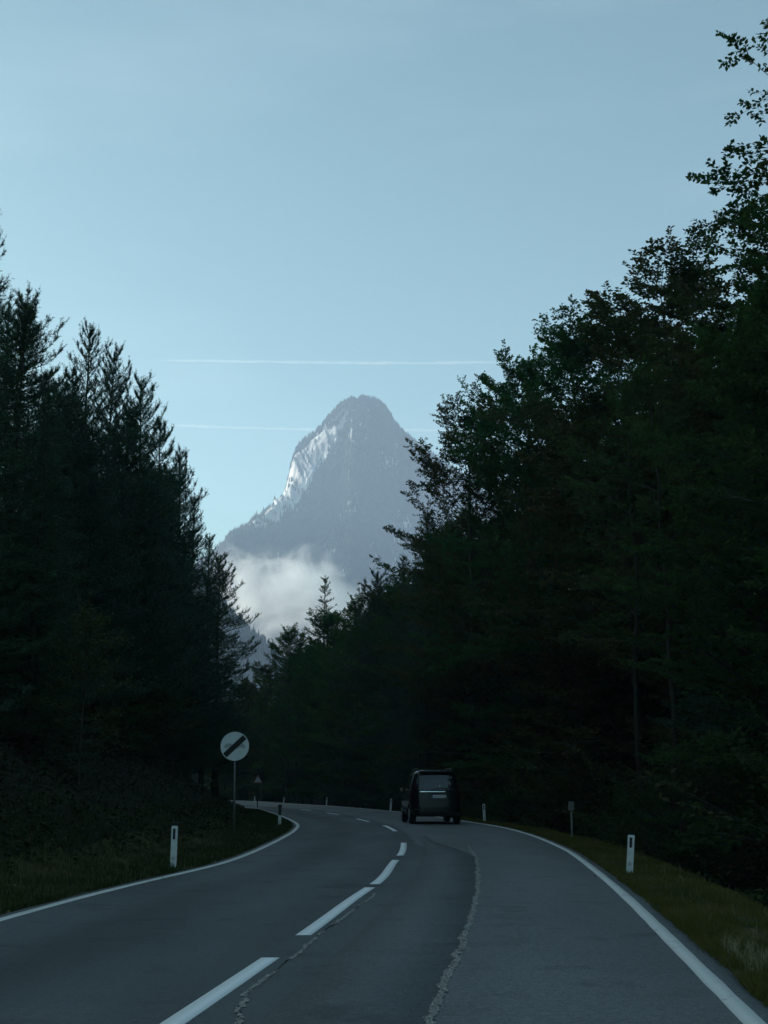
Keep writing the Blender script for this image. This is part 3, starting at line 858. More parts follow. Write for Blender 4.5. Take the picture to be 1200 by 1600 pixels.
# darker rows behind, that only read together as the inside of the wood
GB = 'dark trees inside the wood on the right'
GBL = 'dark conifers inside the wood on the left'
r5 = np.random.default_rng(55)
for k in range(26):
    y = 16 + k * 5.2
    for row in range(2):
        d = (6.5, 13.5)[row] + r5.random() * 3.5
        yy = y + r5.random() * 3
        x = float(xr(yy)) + d * math.sqrt(1 + float(np.interp(yy, YY, GR)) ** 2)
        hcap = {0: .80, 1: .86}[row]
        # stay below the photographed skyline
        u = 600 + FPX * x / (yy / cos(PITCH))
        vs = np.interp(u, [390, 450, 510, 580, 630, 690, 760, 830, 920, 1040, 1130, 1250, 1500], [1070, 1010, 990, 925, 890, 800, 720, 660, 560, 530, 480, 380, -100])
        zt = at(u, vs, yy).z - 1.5
        zb = gz(x, yy) - .2
        h = min(24, max(8, (zt - zb) * (.88 + .1 * r5.random())))
        kd = ('beech_c', 'beech_a', 'spruce_a', 'beech_b')[r5.integers(4)]
        tree('forest_tree', kd, (x, yy, zb), h,
             'dark spruce inside the unlit wood right of the road' if kd == 'spruce_a' else 'dark broad leaved tree inside the unlit wood right of the road', GB, r5.random() * 6.28, 1.1)
for k in range(20):
    y = 13 + k * 4.6
    for row in range(2):
        d = (6.0, 11.5)[row] + r5.random() * 3
        yy = y + r5.random() * 3
        x = float(xl(yy)) - d * math.sqrt(1 + float(np.interp(yy, YY, GL)) ** 2)
        u = 600 + FPX * x / (yy / cos(PITCH))
        vs = np.interp(u, [-300, 0, 90, 140, 240, 300, 330, 380], [-60, 380, 560, 590, 655, 740, 850, 1020])
        zt = at(u, vs, yy).z - 1
        zb = gz(x, yy) - .2
        h = min(20, (zt - zb) * (.85 + .12 * r5.random()))
        if h < 4: continue
        tree('forest_tree', ('spruce_a', 'spruce_b', 'pine_b', 'spruce_a')[r5.integers(4)], (x, yy, zb), h,
             'dark conifer inside the unlit wood left of the road', GBL, r5.random() * 6.28, 1.15)
# far filler behind the bend
for k in range(26):
    u = 350 + 330 * r5.random(); yy = 150 + 45 * r5.random()
    vs = np.interp(u, [340, 390, 450, 510, 580, 630, 700], [1110, 1085, 1030, 1000, 960, 930, 850])
    p = at(u, vs, yy); zb = gz(p.x, yy) - .2
    if d_left(p.x, yy) > -7.5 and d_right(p.x, yy) < 3: continue
    tree('forest_tree', ('beech_c', 'beech_b', 'spruce_a')[r5.integers(3)], (p.x, yy, zb), max(6, (p.z - zb) * (.85 + .12 * r5.random())),
         'hazy tree in the mass closing the view behind the bend', 'trees massed behind the bend', r5.random() * 6.28, 1.15)
# trees passed already: they stand well back behind the camera on both sides and mirror in the van
for k in range(7):
    for sgn in (-1, 1):
        y = -26 - k * 11 + r5.random() * 4
        x = (float(xr(y)) + 12 + 5 * r5.random()) if sgn > 0 else (float(xl(y)) - 12 - 5 * r5.random())
        tree('forest_tree', ('beech_a', 'beech_c', 'spruce_a')[r5.integers(3)], (x, y, gz(x, y) - .2), 13 + 4 * r5.random(),
             'unseen tree added across the road behind the viewpoint to darken reflections in the van', 'roadside trees behind the viewpoint', r5.random() * 6.28)

for k in range(14):  # row added across the road behind the camera to darken the tailgate reflection
    x, y = -40 + k * 4.6 + r5.random() * 2, -76 - 12 * r5.random()
    tree('forest_tree', ('beech_a', 'beech_c', 'spruce_a')[r5.integers(3)], (x, y, gz(x, y) - .2), 16 + 5 * r5.random(),
         'unseen tree added across the road behind the viewpoint to darken reflections in the van', 'roadside trees behind the viewpoint', r5.random() * 6.28, 1.3)

# shrubs along the wood edge
GS = 'low shrubs along the wood edge'
for k in range(30):
    y = 17 + k * 3.0 + r5.random() * 2
    d = 4.6 + r5.random() * 3.2
    x = float(xr(y)) + d * math.sqrt(1 + float(np.interp(y, YY, GR)) ** 2)
    tree('shrub', ('shrub', 'shrub_b')[k % 2], (x, y, gz(x, y) - .1), 1.6 + 1.6 * r5.random(), 'low dark shrub along the right wood edge below the trees', GS, r5.random() * 6, 1.2)
for k in range(18):
    y = 15 + k * 4.1 + r5.random() * 2
    d = 6.5 + r5.random() * 4.5
    x = float(xl(y)) - d * math.sqrt(1 + float(np.interp(y, YY, GL)) ** 2)
    if 27 < y < 37: d += 2; x -= 2
    tree('shrub', ('shrub_b', 'shrub')[k % 2], (x, y, gz(x, y) - .1), 1.2 + 1.8 * r5.random(), 'low brown green shrub on the dark bank left of the road', 'low shrubs on the left bank', r5.random() * 6, 1.2)
# one shrub with paler leaves up on the left bank
tm_, cm_ = broadleaf(31, 5.0, 1.5, .25, 16, .13, 7, 5, 4, bark='bark', lm='pale_leaf', tr=.05)
PROTO['pale'] = ((tm_, cm_), 5.0)
p = at(135, 985, 30)
z0 = gz(p.x, 30)
o = tree('sapling', 'pale', (p.x, 30, z0 - .1), p.z - z0, 'sapling with pale yellow green leaves amid the dark left conifers', None, 1.0, .8)
o['category'] = 'tree'

# ------------------------------------------------------------------ posts
def delineator(loc, h, label, group, rz=0.0, black_top=False, lean=0.0, cap=False):
    o = empty('delineator_post', loc, rz)
    o.rotation_euler = (0, lean, rz)
    wd, dp = .115, .075
    bm = bmesh.new()
    hb = h * (.52 if black_top else 1.0)
    # hollow backed post with a slanted head
    pr = [(-wd / 2, -dp / 2), (wd / 2, -dp / 2), (wd / 2 * .72, dp / 2), (-wd / 2 * .72, dp / 2)]
    lo_ = [bm.verts.new((x, y, -.25)) for x, y in pr]
    sl = 0 if black_top else .035
    hi_ = [bm.verts.new((x, y, hb - (sl if y > 0 else 0))) for x, y in pr]
    for i in range(4): bm.faces.new((lo_[i], lo_[(i + 1) % 4], hi_[(i + 1) % 4], hi_[i]))
    bm.faces.new(hi_); bm.faces.new(lo_[::-1])
    bmesh.ops.bevel(bm, geom=list(bm.edges), offset=.007, segments=2, affect='EDGES')
    bm_obj('post_body', bm, M['white_plastic'], o)
    if black_top:
        bm = bmesh.new(); box(bm, (0, 0, hb + (h - hb) / 2 - .04), (wd * .92, dp * .9, h - hb - .08), bevel=.008)
        bm_obj('dark_band', bm, M['black_plastic'], o)
        bm = bmesh.new(); cyl(bm, (0, 0, h - .02), wd * .62, dp * 1.3, 'Y', 20)
        bm_obj('reflector_head', bm, M['black_plastic'], o)
    else:
        bm = bmesh.new()
        box(bm, (-.004, -dp / 2 - .003, h * .80), (.042, .012, h * .26), bevel=.004)
        bm_obj('reflector', bm, M['black_plastic'], o)
        if cap:
            bm = bmesh.new(); box(bm, (0, 0, h + .028), (wd * .95, dp, .055), bevel=.01)
            bm_obj('post_cap', bm, M['black_plastic'], o)
    tag(o, label, 'road post', group)
    return o
GP = 'white delineator posts along the road'
def post_at(u, vb, vt, label, **kw):
    p = gp(u, vb)
    z = gz(p.x, p.y)
    if abs(z) > .005:
        for _ in range(4):
            p = gp(u, vb, z); z = gz(p.x, p.y)
    h = at(u, vt, p.y).z - z
    return delineator((p.x, p.y, z), h, label, GP, **kw)
post_at(983, 1365, 1304, 'white post with black slot on the right grass verge, nearest on that side', lean=R_(5.4))
post_at(757, 1284, 1256, 'small white post on the verge just right of the dark van', lean=R_(-1.7))
post_at(271, 1355, 1290, 'weathered white post with black slot on the left verge, nearest on that side', lean=R_(0.2), cap=True)
post_at(437, 1290, 1259, 'post with a round black head over a white base, on the left inside the bend', black_top=True)
post_at(610, 1267.5, 1248, 'white post beyond the bend just left of the van', lean=R_(3))
post_at(510, 1258.5, 1246, 'white post beyond the middle of the far bend', lean=R_(3))
post_at(443, 1254.5, 1245.5, 'tiny white post behind the black headed post', lean=R_(4))
post_at(398, 1252.3, 1244, 'tiny white post at the far left end of the road, below the warning sign', lean=R_(-2))

# stake with a small box on the right verge
p = gp(894, 1309); z = gz(p.x, p.y); p = gp(894, 1309, z)
sh = at(894, 1253, p.y).z - z
o = empty('marker_stake', (p.x, p.y, z))
bm = bmesh.new(); box(bm, (0, 0, sh * .36 - .1), (.055, .055, sh * .80 + .2), bevel=.006); bm_obj('stake', bm, M['post_green'], o)
bm = bmesh.new(); box(bm, (0, -.005, sh - .115), (.155, .10, .23), bevel=.012); bm_obj('marker_head', bm, M['post_green'], o)
bm = bmesh.new(); box(bm, (0, -.005, sh + .006), (.17, .115, .014), bevel=.004); bm_obj('lid', bm, M['galv'], o)
tag(o, 'thin grey stake with a small box head on the right verge', 'marker post')

# ------------------------------------------------------------------ round sign
p = gp(365, 1306); z = gz(p.x, p.y)
for _ in range(5):
    p = gp(365, 1306, z); z = gz(p.x, p.y)
D = p.y
c = at(367, 1166, D); rad_ = 21.6 / FPX * D / cos(PITCH) * .97
o = empty('no_overtaking_end_sign', (p.x, D, z))
dx = c.x - p.x
hz_ = c.z - z
bm = bmesh.new()
Lp = hz_ + rad_ * .55
box_rot = Matrix.Rotation(math.atan2(dx, hz_), 4, 'Y')
bmesh.ops.create_cone(bm, cap_ends=True, segments=14, radius1=.030, radius2=.030, depth=Lp + .4, matrix=box_rot @ Matrix.Translation((0, 0.03, Lp / 2 - .2)))
bm_obj('pole', bm, M['galv'], o, True)
sub = Matrix.Translation((dx, -.02, hz_))
def sign_part(name, bm, m):
    bm.transform(sub); return bm_obj(name, bm, m, o)
bm = bmesh.new(); cyl(bm, (0, .006, 0), rad_, .010, 'Y', 56); sign_part('disc', bm, M['sign_white'])
bm = bmesh.new()
n = 56
ring = [[bm.verts.new((q * cos(a), yq, q * sin(a))) for a in np.arange(n) * 2 * pi / n] for q, yq in ((rad_ + .006, .014), (rad_ + .006, -.006), (rad_ * .965, -.006), (rad_ * .965, .0005))]
for i in range(3):
    for j in range(n): bm.faces.new((ring[i][j], ring[i][(j + 1) % n], ring[i + 1][(j + 1) % n], ring[i + 1][j]))
sign_part('rim', bm, M['sign_white'])
def car_icon(cx_, s):
    bm = bmesh.new()
    pts = [(-.5, -.16), (-.5, .12), (-.40, .20), (-.30, .46), (-.22, .52), (.22, .52), (.30, .46), (.40, .20), (.5, .12), (.5, -.16), (.40, -.16), (.40, -.34), (.24, -.34), (.24, -.16), (-.24, -.16), (-.24, -.34), (-.40, -.34), (-.40, -.16)]
    f = [bm.verts.new((cx_ + x * s, -.003, -.02 * rad_ + zq * s * .62)) for x, zq in pts]
    b = [bm.verts.new((v.co.x, .0015, v.co.z)) for v in f]
    bm.faces.new(f); 
    for i in range(len(f)): bm.faces.new((f[i], f[(i + 1) % len(f)], b[(i + 1) % len(f)], b[i]))
    return bm
for sx_ in (-1, 1): sign_part('car_symbol', car_icon(sx_ * rad_ * .42, rad_ * .68), M['sign_grey'])
bm = bmesh.new(); box(bm, (0, -.006, 0), (rad_ * 1.90, .004, rad_ * .38), Matrix.Rotation(-R_(43), 4, 'Y')); sign_part('diagonal_bar', bm, M['sign_black'])
for dz_ in (-.12, .12):
    bm = bmesh.new(); box(bm, (0, .035, dz_), (.11, .05, .03)); sign_part('bracket', bm, M['galv'])
tag(o, 'round white sign with two grey cars and a black diagonal bar on a thin pole', 'road sign')

# ------------------------------------------------------------------ triangular warning sign
p = gp(402, 1261.5); z = gz(p.x, p.y)
D = p.y
ct, cb = at(402, 1209.5, D), at(402, 1224, D)
o = empty('warning_sign', (p.x, D, z))
hh = ct.z - cb.z
def tri(q, y0, y1):
    bm = bmesh.new()
    zc = cb.z - z + hh / 3
    pts = [(0, zc + hh * 2 / 3 * q), (-hh * .577 * q, zc - hh / 3 * q), (hh * .577 * q, zc - hh / 3 * q)]
    f = [bm.verts.new((x, y0, zq)) for x, zq in pts]; b = [bm.verts.new((x, y1, zq)) for x, zq in pts]
    bm.faces.new(f); bm.faces.new(b[::-1])
    for i in range(3): bm.faces.new((f[i], f[(i + 1) % 3], b[(i + 1) % 3], b[i]))
    return bm
bm_obj('red_border', tri(1.0, -.03, -.018), M['sign_red'], o)
bm_obj('face', tri(.62, -.036, -.028), M['sign_white'], o)
bm = bmesh.new(); box(bm, (0, -.037, cb.z - z + hh * .22), (.20, .004, .05)); box(bm, (0, -.037, cb.z - z + hh * .34), (.07, .004, .16)); bm_obj('symbol', bm, M['sign_grey'], o)
bm = bmesh.new(); cyl(bm, (0, 0.01, (ct.z - z) * .5 - .2), .035, (ct.z - z) * .92 + .4, 'Z', 10); bm_obj('pole', bm, M['black_plastic'], o, True)
tag(o, 'small triangular warning sign with reddish border far off at the bend', 'road sign')

# ------------------------------------------------------------------ the van
VAN_L, VAN_H = 4.6, 1.95
zl_ = np.array([.27, .30, .42, .62, .82, 1.00, 1.10, 1.20, 1.40, 1.60, 1.75, 1.84, 1.90, 1.93])
hw_ = np.array([.80, .86, .905, .92, .925, .915, .900, .880, .835, .785, .740, .700, .62, .50])
yr_ = np.array([.10, .03, .00, .01, .045, .065, .075, .095, .16, .235, .295, .36, .50, .66])
yf_ = np.array([4.45, 4.55, 4.6, 4.6, 4.50, 4.30, 3.75, 3.50, 3.28, 3.02, 2.80, 2.62, 2.40, 2.15])
def s_hw(z): return float(np.interp(z, zl_, hw_))
def s_yr(z): return float(np.interp(z, zl_, yr_))
def s_yf(z): return float(np.interp(z, zl_, yf_))
def outline(z, n=72):
    """rounded plan outline at height z"""
    a, y0, y1 = s_hw(z), s_yr(z), s_yf(z)
    c, L = (y0 + y1) / 2, (y1 - y0) / 2
    out = []
    ex = 7.0
    for i in range(n):
        t = 2 * pi * i / n
        cx_, sx_ = cos(t), sin(t)
        out.append((a * math.copysign(abs(sx_) ** (2 / ex), sx_), c - L * math.copysign(abs(cx_) ** (2 / ex), cx_)))
    return out
def s_rear(x, z):
    a = s_hw(z); L = (s_yf(z) - s_yr(z)) / 2
    u = min(.999, abs(x) / a)
    return s_yr(z) + L * (1 - (1 - u ** 7.0) ** (1 / 7.0))
VP = gp(683.5, 1288.5)
van = empty('van', (VP.x, VP.y, .008), R_(5.0))
VS = 1.0
van.scale = (1.075, VS, 1.05)
bm = bmesh.new()
rings = []
ZZ = np.concatenate([np.linspace(.27, .42, 4), np.linspace(.52, 1.84, 18), [1.88, 1.91, 1.93]])
for zq in ZZ: rings.append([bm.verts.new((x, y, zq)) for x, y in outline(zq)])
n = 72
for a_, b_ in zip(rings[:-1], rings[1:]):
    for j in range(n): bm.faces.new((a_[j], a_[(j + 1) % n], b_[(j + 1) % n], b_[j]))
bm.faces.new(rings[0][::-1])
tc_ = bm.verts.new((0, 1.45, VAN_H - .005))
for j in range(n): bm.faces.new((rings[-1][j], rings[-1][(j + 1) % n], tc_))
body = bm_obj('body', bm, [M['car_paint'], M['black_plastic']], van, True)
cut = []
for yq in (.86, 3.62):
    bmc = bmesh.new(); cyl(bmc, (0, yq, .34), .385, 2.4, 'X', 40)
    co = bm_obj('wheel_arch_cutter', bmc, M['black_plastic'], van); cut.append(co)
    md = body.modifiers.new('arch', 'BOOLEAN'); md.operation = 'DIFFERENCE'; md.object = co; md.solver = 'EXACT'
bpy.context.view_layer.update()
dg = bpy.context.evaluated_depsgraph_get()
nm_ = bpy.data.meshes.new_from_object(body.evaluated_get(dg))
body.modifiers.clear(); body.data = nm_
for co in cut: bpy.data.objects.remove(co, do_unlink=True)
# underbody between the arches
bm = bmesh.new(); box(bm, (0, 2.25, .40), (1.20, 4.1, .26), bevel=.03); bm_obj('underbody', bm, M['black_plastic'], van)

def rear_patch(name, x0, x1, z0, z1, m, off=.006, thick=.02, nx=14, nz=6, top=None, parent=None, tx0=None, tx1=None, smooth=True):
    """a panel lying on the rear skin; tx0 / tx1 give the x range at its top edge"""
    bm = bmesh.new()
    tx0 = x0 if tx0 is None else tx0; tx1 = x1 if tx1 is None else tx1
    F, B = [], []
    for i in range(nz + 1):
        t = i / nz; zq = z0 + (z1 - z0) * t
        a, b = x0 + (tx0 - x0) * t, x1 + (tx1 - x1) * t
        F.append([]); B.append([])
        for j in range(nx + 1):
            x = a + (b - a) * j / nx
            y = s_rear(x, zq)
            F[-1].append(bm.verts.new((x, y - off, zq))); B[-1].append(bm.verts.new((x, y + thick, zq)))
    for i in range(nz):
        for j in range(nx):
            bm.faces.new((F[i][j], F[i][j + 1], F[i + 1][j + 1], F[i + 1][j]))
            bm.faces.new((B[i][j], B[i + 1][j], B[i + 1][j + 1], B[i][j + 1]))
    for j in range(nx):
        bm.faces.new((F[0][j], B[0][j], B[0][j + 1], F[0][j + 1])); bm.faces.new((F[nz][j], F[nz][j + 1], B[nz][j + 1], B[nz][j]))
    for i in range(nz):
        bm.faces.new((F[i][0], F[i + 1][0], B[i + 1][0], B[i][0])); bm.faces.new((F[i][nx], B[i][nx], B[i + 1][nx], F[i + 1][nx]))
    return bm_obj(name, bm, m, parent or van)
def side_patch(name, s, y0, y1, z0, z1, m, off=.006, ty0=None, ty1=None, nz=5, ny=8):
    bm = bmesh.new()
    ty0 = y0 if ty0 is None else ty0; ty1 = y1 if ty1 is None else ty1
    def sx(y, zq):
        a, L, c = s_hw(zq), (s_yf(zq) - s_yr(zq)) / 2, (s_yf(zq) + s_yr(zq)) / 2
        u = min(.9995, abs(y - c) / L)
        return a * (1 - u ** 7.0) ** (1 / 7.0)
    F, B = [], []
    for i in range(nz + 1):
        t = i / nz; zq = z0 + (z1 - z0) * t; a, b = y0 + (ty0 - y0) * t, y1 + (ty1 - y1) * t
        F.append([]); B.append([])
        for j in range(ny + 1):
            y = a + (b - a) * j / ny; q = sx(y, zq)
            F[-1].append(bm.verts.new((s * (q + off), y, zq))); B[-1].append(bm.verts.new((s * (q - .02), y, zq)))
    for i in range(nz):
        for j in range(ny):
            bm.faces.new((F[i][j], F[i][j + 1], F[i + 1][j + 1], F[i + 1][j]))
    for j in range(ny):
        bm.faces.new((F[0][j], B[0][j], B[0][j + 1], F[0][j + 1])); bm.faces.new((F[nz][j], F[nz][j + 1], B[nz][j + 1], B[nz][j]))
    for i in range(nz):
        bm.faces.new((F[i][0], F[i + 1][0], B[i + 1][0], B[i][0])); bm.faces.new((F[i][ny], B[i][ny], B[i + 1][ny], F[i + 1][ny]))
    return bm_obj(name, bm, m, van)
rear_patch('rear_window', -.745, .745, 1.215, 1.80, M['glass'], .006, tx0=-.635, tx1=.635)
rear_patch('window_surround', -.77, .77, 1.185, 1.825, M['black_plastic'], .002, tx0=-.66, tx1=.66)
rear_patch('trim_strip', -.60, .30, 1.135, 1.165, M['chrome'], .014, nz=1)
rear_patch('tailgate_panel', -.74, .74, .70, 1.125, M['car_paint'], .008)
rear_patch('bumper', -.84, .84, .46, .67, M['car_paint'], .035, .02)
rear_patch('bumper_lip', -.80, .80, .30, .45, M['black_plastic'], .025, .02)
rear_patch('bumper_edge', -.78, .78,   .672, .690, M['car_paint'], .02, nz=1)
pl_ = rear_patch('number_plate', -.19, .33, .925, 1.035, M['plate'], .020, .0, nx=4, nz=2)
rear_patch('plate_band', -.188, -.150, .927, 1.033, M['plate_blue'], .023, .0, 1, 1, parent=pl_)
for xq, wq in ((-.12, .05), (-.055, .05), (.03, .045), (.09, .045), (.15, .045), (.23, .05), (.285, .04)):
    rear_patch('character', xq, xq + wq * .72, .950, 1.010, M['sign_grey'], .023, .0, 1, 1, parent=pl_)
bm = bmesh.new(); box(bm, (.08, s_rear(.08, 1.08) - .02, 1.075), (.62, .05, .035), bevel=.01); bm_obj('plate_lamp_bar', bm, M['black_plastic'], van)
for s in (-1, 1):
    rear_patch('tail_light', *sorted((s * .790, s * .885)), .86, 1.46, M['taillight'], .012, .03, 4, 8, tx0=min(s * .735, s * .795), tx1=max(s * .735, s * .795))
    rear_patch('bumper_reflector', *sorted((s * .62, s * .80)), .50, .545, M['taillight'] if s > 0 else M['chrome'], .042, .0, 4, 1)
    side_patch('side_window', s, .62, 1.75, 1.20, 1.74, M['glass'], .005, ty0=.78, ty1=1.75)
    side_patch('side_window', s, 1.84, 2.95, 1.20, 1.74, M['glass'], .005, ty0=1.84, ty1=2.60)
    side_patch('door_moulding', s, 1.30, 3.15, .50, .58, M['black_plastic'], .014, nz=1)
    bm = bmesh.new(); box(bm, (s * (s_hw(1.03) + .02), 1.35, 1.03), (.035, .20, .035), bevel=.01); bm_obj('door_handle', bm, M['car_paint'], van)
    # roof rail on its feet
    bm = bmesh.new(); box(bm, (s * .60, 1.55, 1.965), (.045, 1.75, .035), bevel=.012)
    for yq in (.72, 1.55, 2.38): box(bm, (s * .60, yq, 1.925), (.04, .09, .07), bevel=.008)
    bm_obj('roof_rail', bm, M['galv'], van)
    # mirror
    mr_ = bmesh.new(); box(mr_, (s * .985, 3.05, 1.20), (.16, .10, .17), bevel=.04); box(mr_, (s * .92, 3.07, 1.15), (.12, .06, .05), bevel=.01)
    mo = bm_obj('wing_mirror', mr_, M['black_plastic'], van)
    g_ = bmesh.new(); box(g_, (s * .985, 2.996, 1.20), (.12, .006, .12)); bm_obj('mirror_glass', g_, M['glass'], mo)
    for yq in (.86, 3.62):
        wh = empty('wheel', (s * .80, yq, .335)); wh.parent = van
        b2 = bmesh.new(); cyl(b2, (0, 0, 0), .330, .22, 'X', 36)
        bmesh.ops.bevel(b2, geom=[e for e in b2.edges if len(e.link_faces) == 2 and e.calc_face_angle(0) > 1.0], offset=.035, segments=3, affect='EDGES')
        bm_obj('tyre', b2, M['rubber'], wh, False)
        b2 = bmesh.new(); cyl(b2, (s * .108, 0, 0), .205, .012, 'X', 28)
        for q in range(5):
            an = q * 2 * pi / 5
            box(b2, (s * .118, cos(an) * .11, sin(an) * .11), (.014, .19, .05), Matrix.Rotation(an, 4, 'X'))
        bm_obj('rim', b2, M['rim'], wh)
# roof spoiler, wiper, tow eye
bm = bmesh.new()
box(bm, (0, .31, 1.865), (1.22, .20, .035), Matrix.Rotation(R_(6), 4, 'X'), bevel=.014); bm_obj('roof_spoiler', bm, M['car_paint'], van)
bm = bmesh.new(); box(bm, (.12, s_rear(0, 1.26) - .022, 1.262), (.50, .016, .018), Matrix.Rotation(R_(-4), 4, 'Y'), bevel=.004); cyl(bm, (.36, s_rear(.3, 1.25) - .02, 1.245), .03, .04, 'Y', 14)
bm_obj('rear_wiper', bm, M['black_plastic'], van)
bm = bmesh.new(); cyl(bm, (.11, s_rear(.1, 1.33) - .008, 1.335), .035, .012, 'Y', 18); bm_obj('rear_badge', bm, M['chrome'], van)
tag(van, 'dark people carrier van driving away in the right lane, seen from behind', 'van')

# ------------------------------------------------------------------ mountain, forest on it, nearer hill
DM = 3000.0
SCM = DM / FPX
prof_px = [(200, 985), (260, 925), (300, 880), (345, 838), (375, 815), (400, 797), (422, 778), (438, 765), (446, 735), (452, 705), (460, 684), (478, 672), (500, 657), (515, 643), (530, 631), (548, 623), (566, 620.5), (586, 626), (602, 636), (613, 652), (627, 671), (645, 687), (665, 702), (700, 728), (760, 775), (830, 840), (900, 900), (1000, 985)]
PR = np.array([(at(u, v, DM).x, at(u, v, DM).z) for u, v in prof_px])
def ridge_noise(x, y, o=4):
    s, a = 0, 1
    for i in range(o):
        s = s + a * (1 - np.abs(2 * vnoise(x * 2 ** i + 31 * i, y * 2 ** i + 7 * i) - 1)); a *= .5
    return s / 1.9
x_top = at(550, 640, DM).x
# the arete falls from the summit towards us and to the left; left of it the wall faces the sun, right of it lies the shaded front
AR = []
for u, v in [(552, 634), (538, 668), (520, 702), (498, 735), (478, 760), (440, 786), (400, 815), (345, 862), (280, 930), (200, 1010)]:
    ya = DM
    for _ in range(12):
        p = at(u, v, ya); ya = DM - .85 * (x_top - p.x)
    AR.append((p.x, ya, p.z))
AR = np.array(AR[::-1])
def mountain_parts(x):
    left = np.clip(x_top - x, 0, 400)
    zs = np.interp(x, PR[:, 0], PR[:, 1], left=PR[0, 1] - 40, right=PR[-1, 1] - 40)
    yc = DM + .55 * np.clip(left, 0, 200)
    ya = np.minimum(DM - .85 * left, yc - 1)
    za = np.where(x < x_top, np.interp(x, AR[:, 0], AR[:, 2]), zs)
    return zs, yc, ya, za
def mountain_z(x, y):
    zs, yc, ya, za = mountain_parts(x)
    t = np.clip((y - ya) / (yc - ya), 0, 1)
    zA = za + (zs - za) * t
    d = np.clip(ya - y, 0, 5000)
    zB = za - 1.45 * np.minimum(d, 260) - .95 * np.clip(d - 260, 0, 5000)
    z = np.where(y > ya, zA, zB) - 1.1 * np.clip(y - yc - 20, 0, 5000)
    d_sky = np.abs(yc - y)
    fr = sstep(0, 70, d_sky)
    g = ridge_noise(x / 80 + .15 * fbm(x / 60, y / 60, 3), y / 260, 4) - .5
    f = fbm(x / 38 + 3, y / 38, 5) - .5
    wall = (y > ya - 10) & (y < yc) & (x < x_top)
    crag = ridge_noise(x / 17 + y / 60, (y + x) / 120, 5) - .5
    z = z + np.where(y > ya, 16 * g, 44 * g) * fr + 30 * f * fr + 9 * f * (1 - fr) + np.where(wall, 44 * crag, 0) * fr - 6
    return np.maximum(z, -40)
mx = np.unique(np.concatenate([np.linspace(-640, -330, 50), np.linspace(-330, 160, 260), np.linspace(160, 700, 90)])); my = np.unique(np.concatenate([np.linspace(1700, 2500, 110), np.linspace(2500, 3140, 230), np.linspace(3140, 3500, 40)]))
MX, MY = np.meshgrid(mx, my)
MZ = mountain_z(MX, MY)
# soften terracing and bring out crags
idx = np.arange(MX.size).reshape(MX.shape)
Q = np.stack([idx[:-1, :-1], idx[:-1, 1:], idx[1:, 1:], idx[1:, :-1]], -1).reshape(-1, 4)

def mountain_mat():
    m = mat('limestone_and_forest', (.3, .3, .3), .9, .1)
    L = m.node_tree.links; b = m.node_tree.nodes['Principled BSDF']
    tc = N(m, 'ShaderNodeTexCoord')
    mp = N(m, 'ShaderNodeMapping'); mp.inputs['Scale'].default_value = (1, .6, .35)
    L.new(tc.outputs['Object'], mp.inputs[0])
    nz = N(m, 'ShaderNodeTexNoise', Scale=.022, Detail=9, Roughness=.68); L.new(mp.outputs[0], nz.inputs['Vector'])
    cr = N(m, 'ShaderNodeValToRGB'); e = cr.color_ramp.elements
    e[0].position, e[1].position = .36, .6; e[0].color = (.18, .18, .18, 1); e[1].color = (.68, .67, .65, 1)
    L.new(nz.outputs['Fac'], cr.inputs[0])
    fz = N(m, 'ShaderNodeTexNoise', Scale=.08, Detail=6, Roughness=.7); L.new(tc.outputs['Object'], fz.inputs['Vector'])
    cf = N(m, 'ShaderNodeValToRGB'); e = cf.color_ramp.elements
    e[0].color = (.014, .022, .012, 1); e[1].color = (.095, .10, .075, 1); L.new(fz.outputs['Fac'], cf.inputs[0])
    at_ = N(m, 'ShaderNodeAttribute'); at_.attribute_name = 'rock'
    # break the border up with noise
    ma = N(m, 'ShaderNodeMath', operation='ADD'); ms = N(m, 'ShaderNodeMath', operation='MULTIPLY_ADD')
    n3 = N(m, 'ShaderNodeTexNoise', Scale=.035, Detail=7, Roughness=.7); L.new(mp.outputs[0], n3.inputs['Vector'])
    ms.inputs[1].default_value = 1.6; ms.inputs[2].default_value = -.8
    L.new(n3.outputs['Fac'], ms.inputs[0]); L.new(ms.outputs[0], ma.inputs[0]); L.new(at_.outputs['Fac'], ma.inputs[1])
    mr = N(m, 'ShaderNodeMapRange'); mr.inputs['From Min'].default_value = .38; mr.inputs['From Max'].default_value = .62
    L.new(ma.outputs[0], mr.inputs[0])
    mx_ = N(m, 'ShaderNodeMixRGB'); L.new(mr.outputs[0], mx_.inputs[0]); L.new(cf.outputs[0], mx_.inputs[1]); L.new(cr.outputs[0], mx_.inputs[2])
    L.new(mx_.outputs[0], b.inputs['Base Color'])
    bp = N(m, 'ShaderNodeBump', Strength=.9, Distance=14.0); L.new(nz.outputs['Fac'], bp.inputs['Height']); L.new(bp.outputs[0], b.inputs['Normal'])
    return m
M['rock'] = mountain_mat()
me = np_mesh('mountain', np.stack([MX, MY, MZ], -1).reshape(-1, 3), [Q], M['rock'], smooth=True)
gy, gx = np.gradient(MZ, my, mx)
slope = np.sqrt(gx ** 2 + gy ** 2)
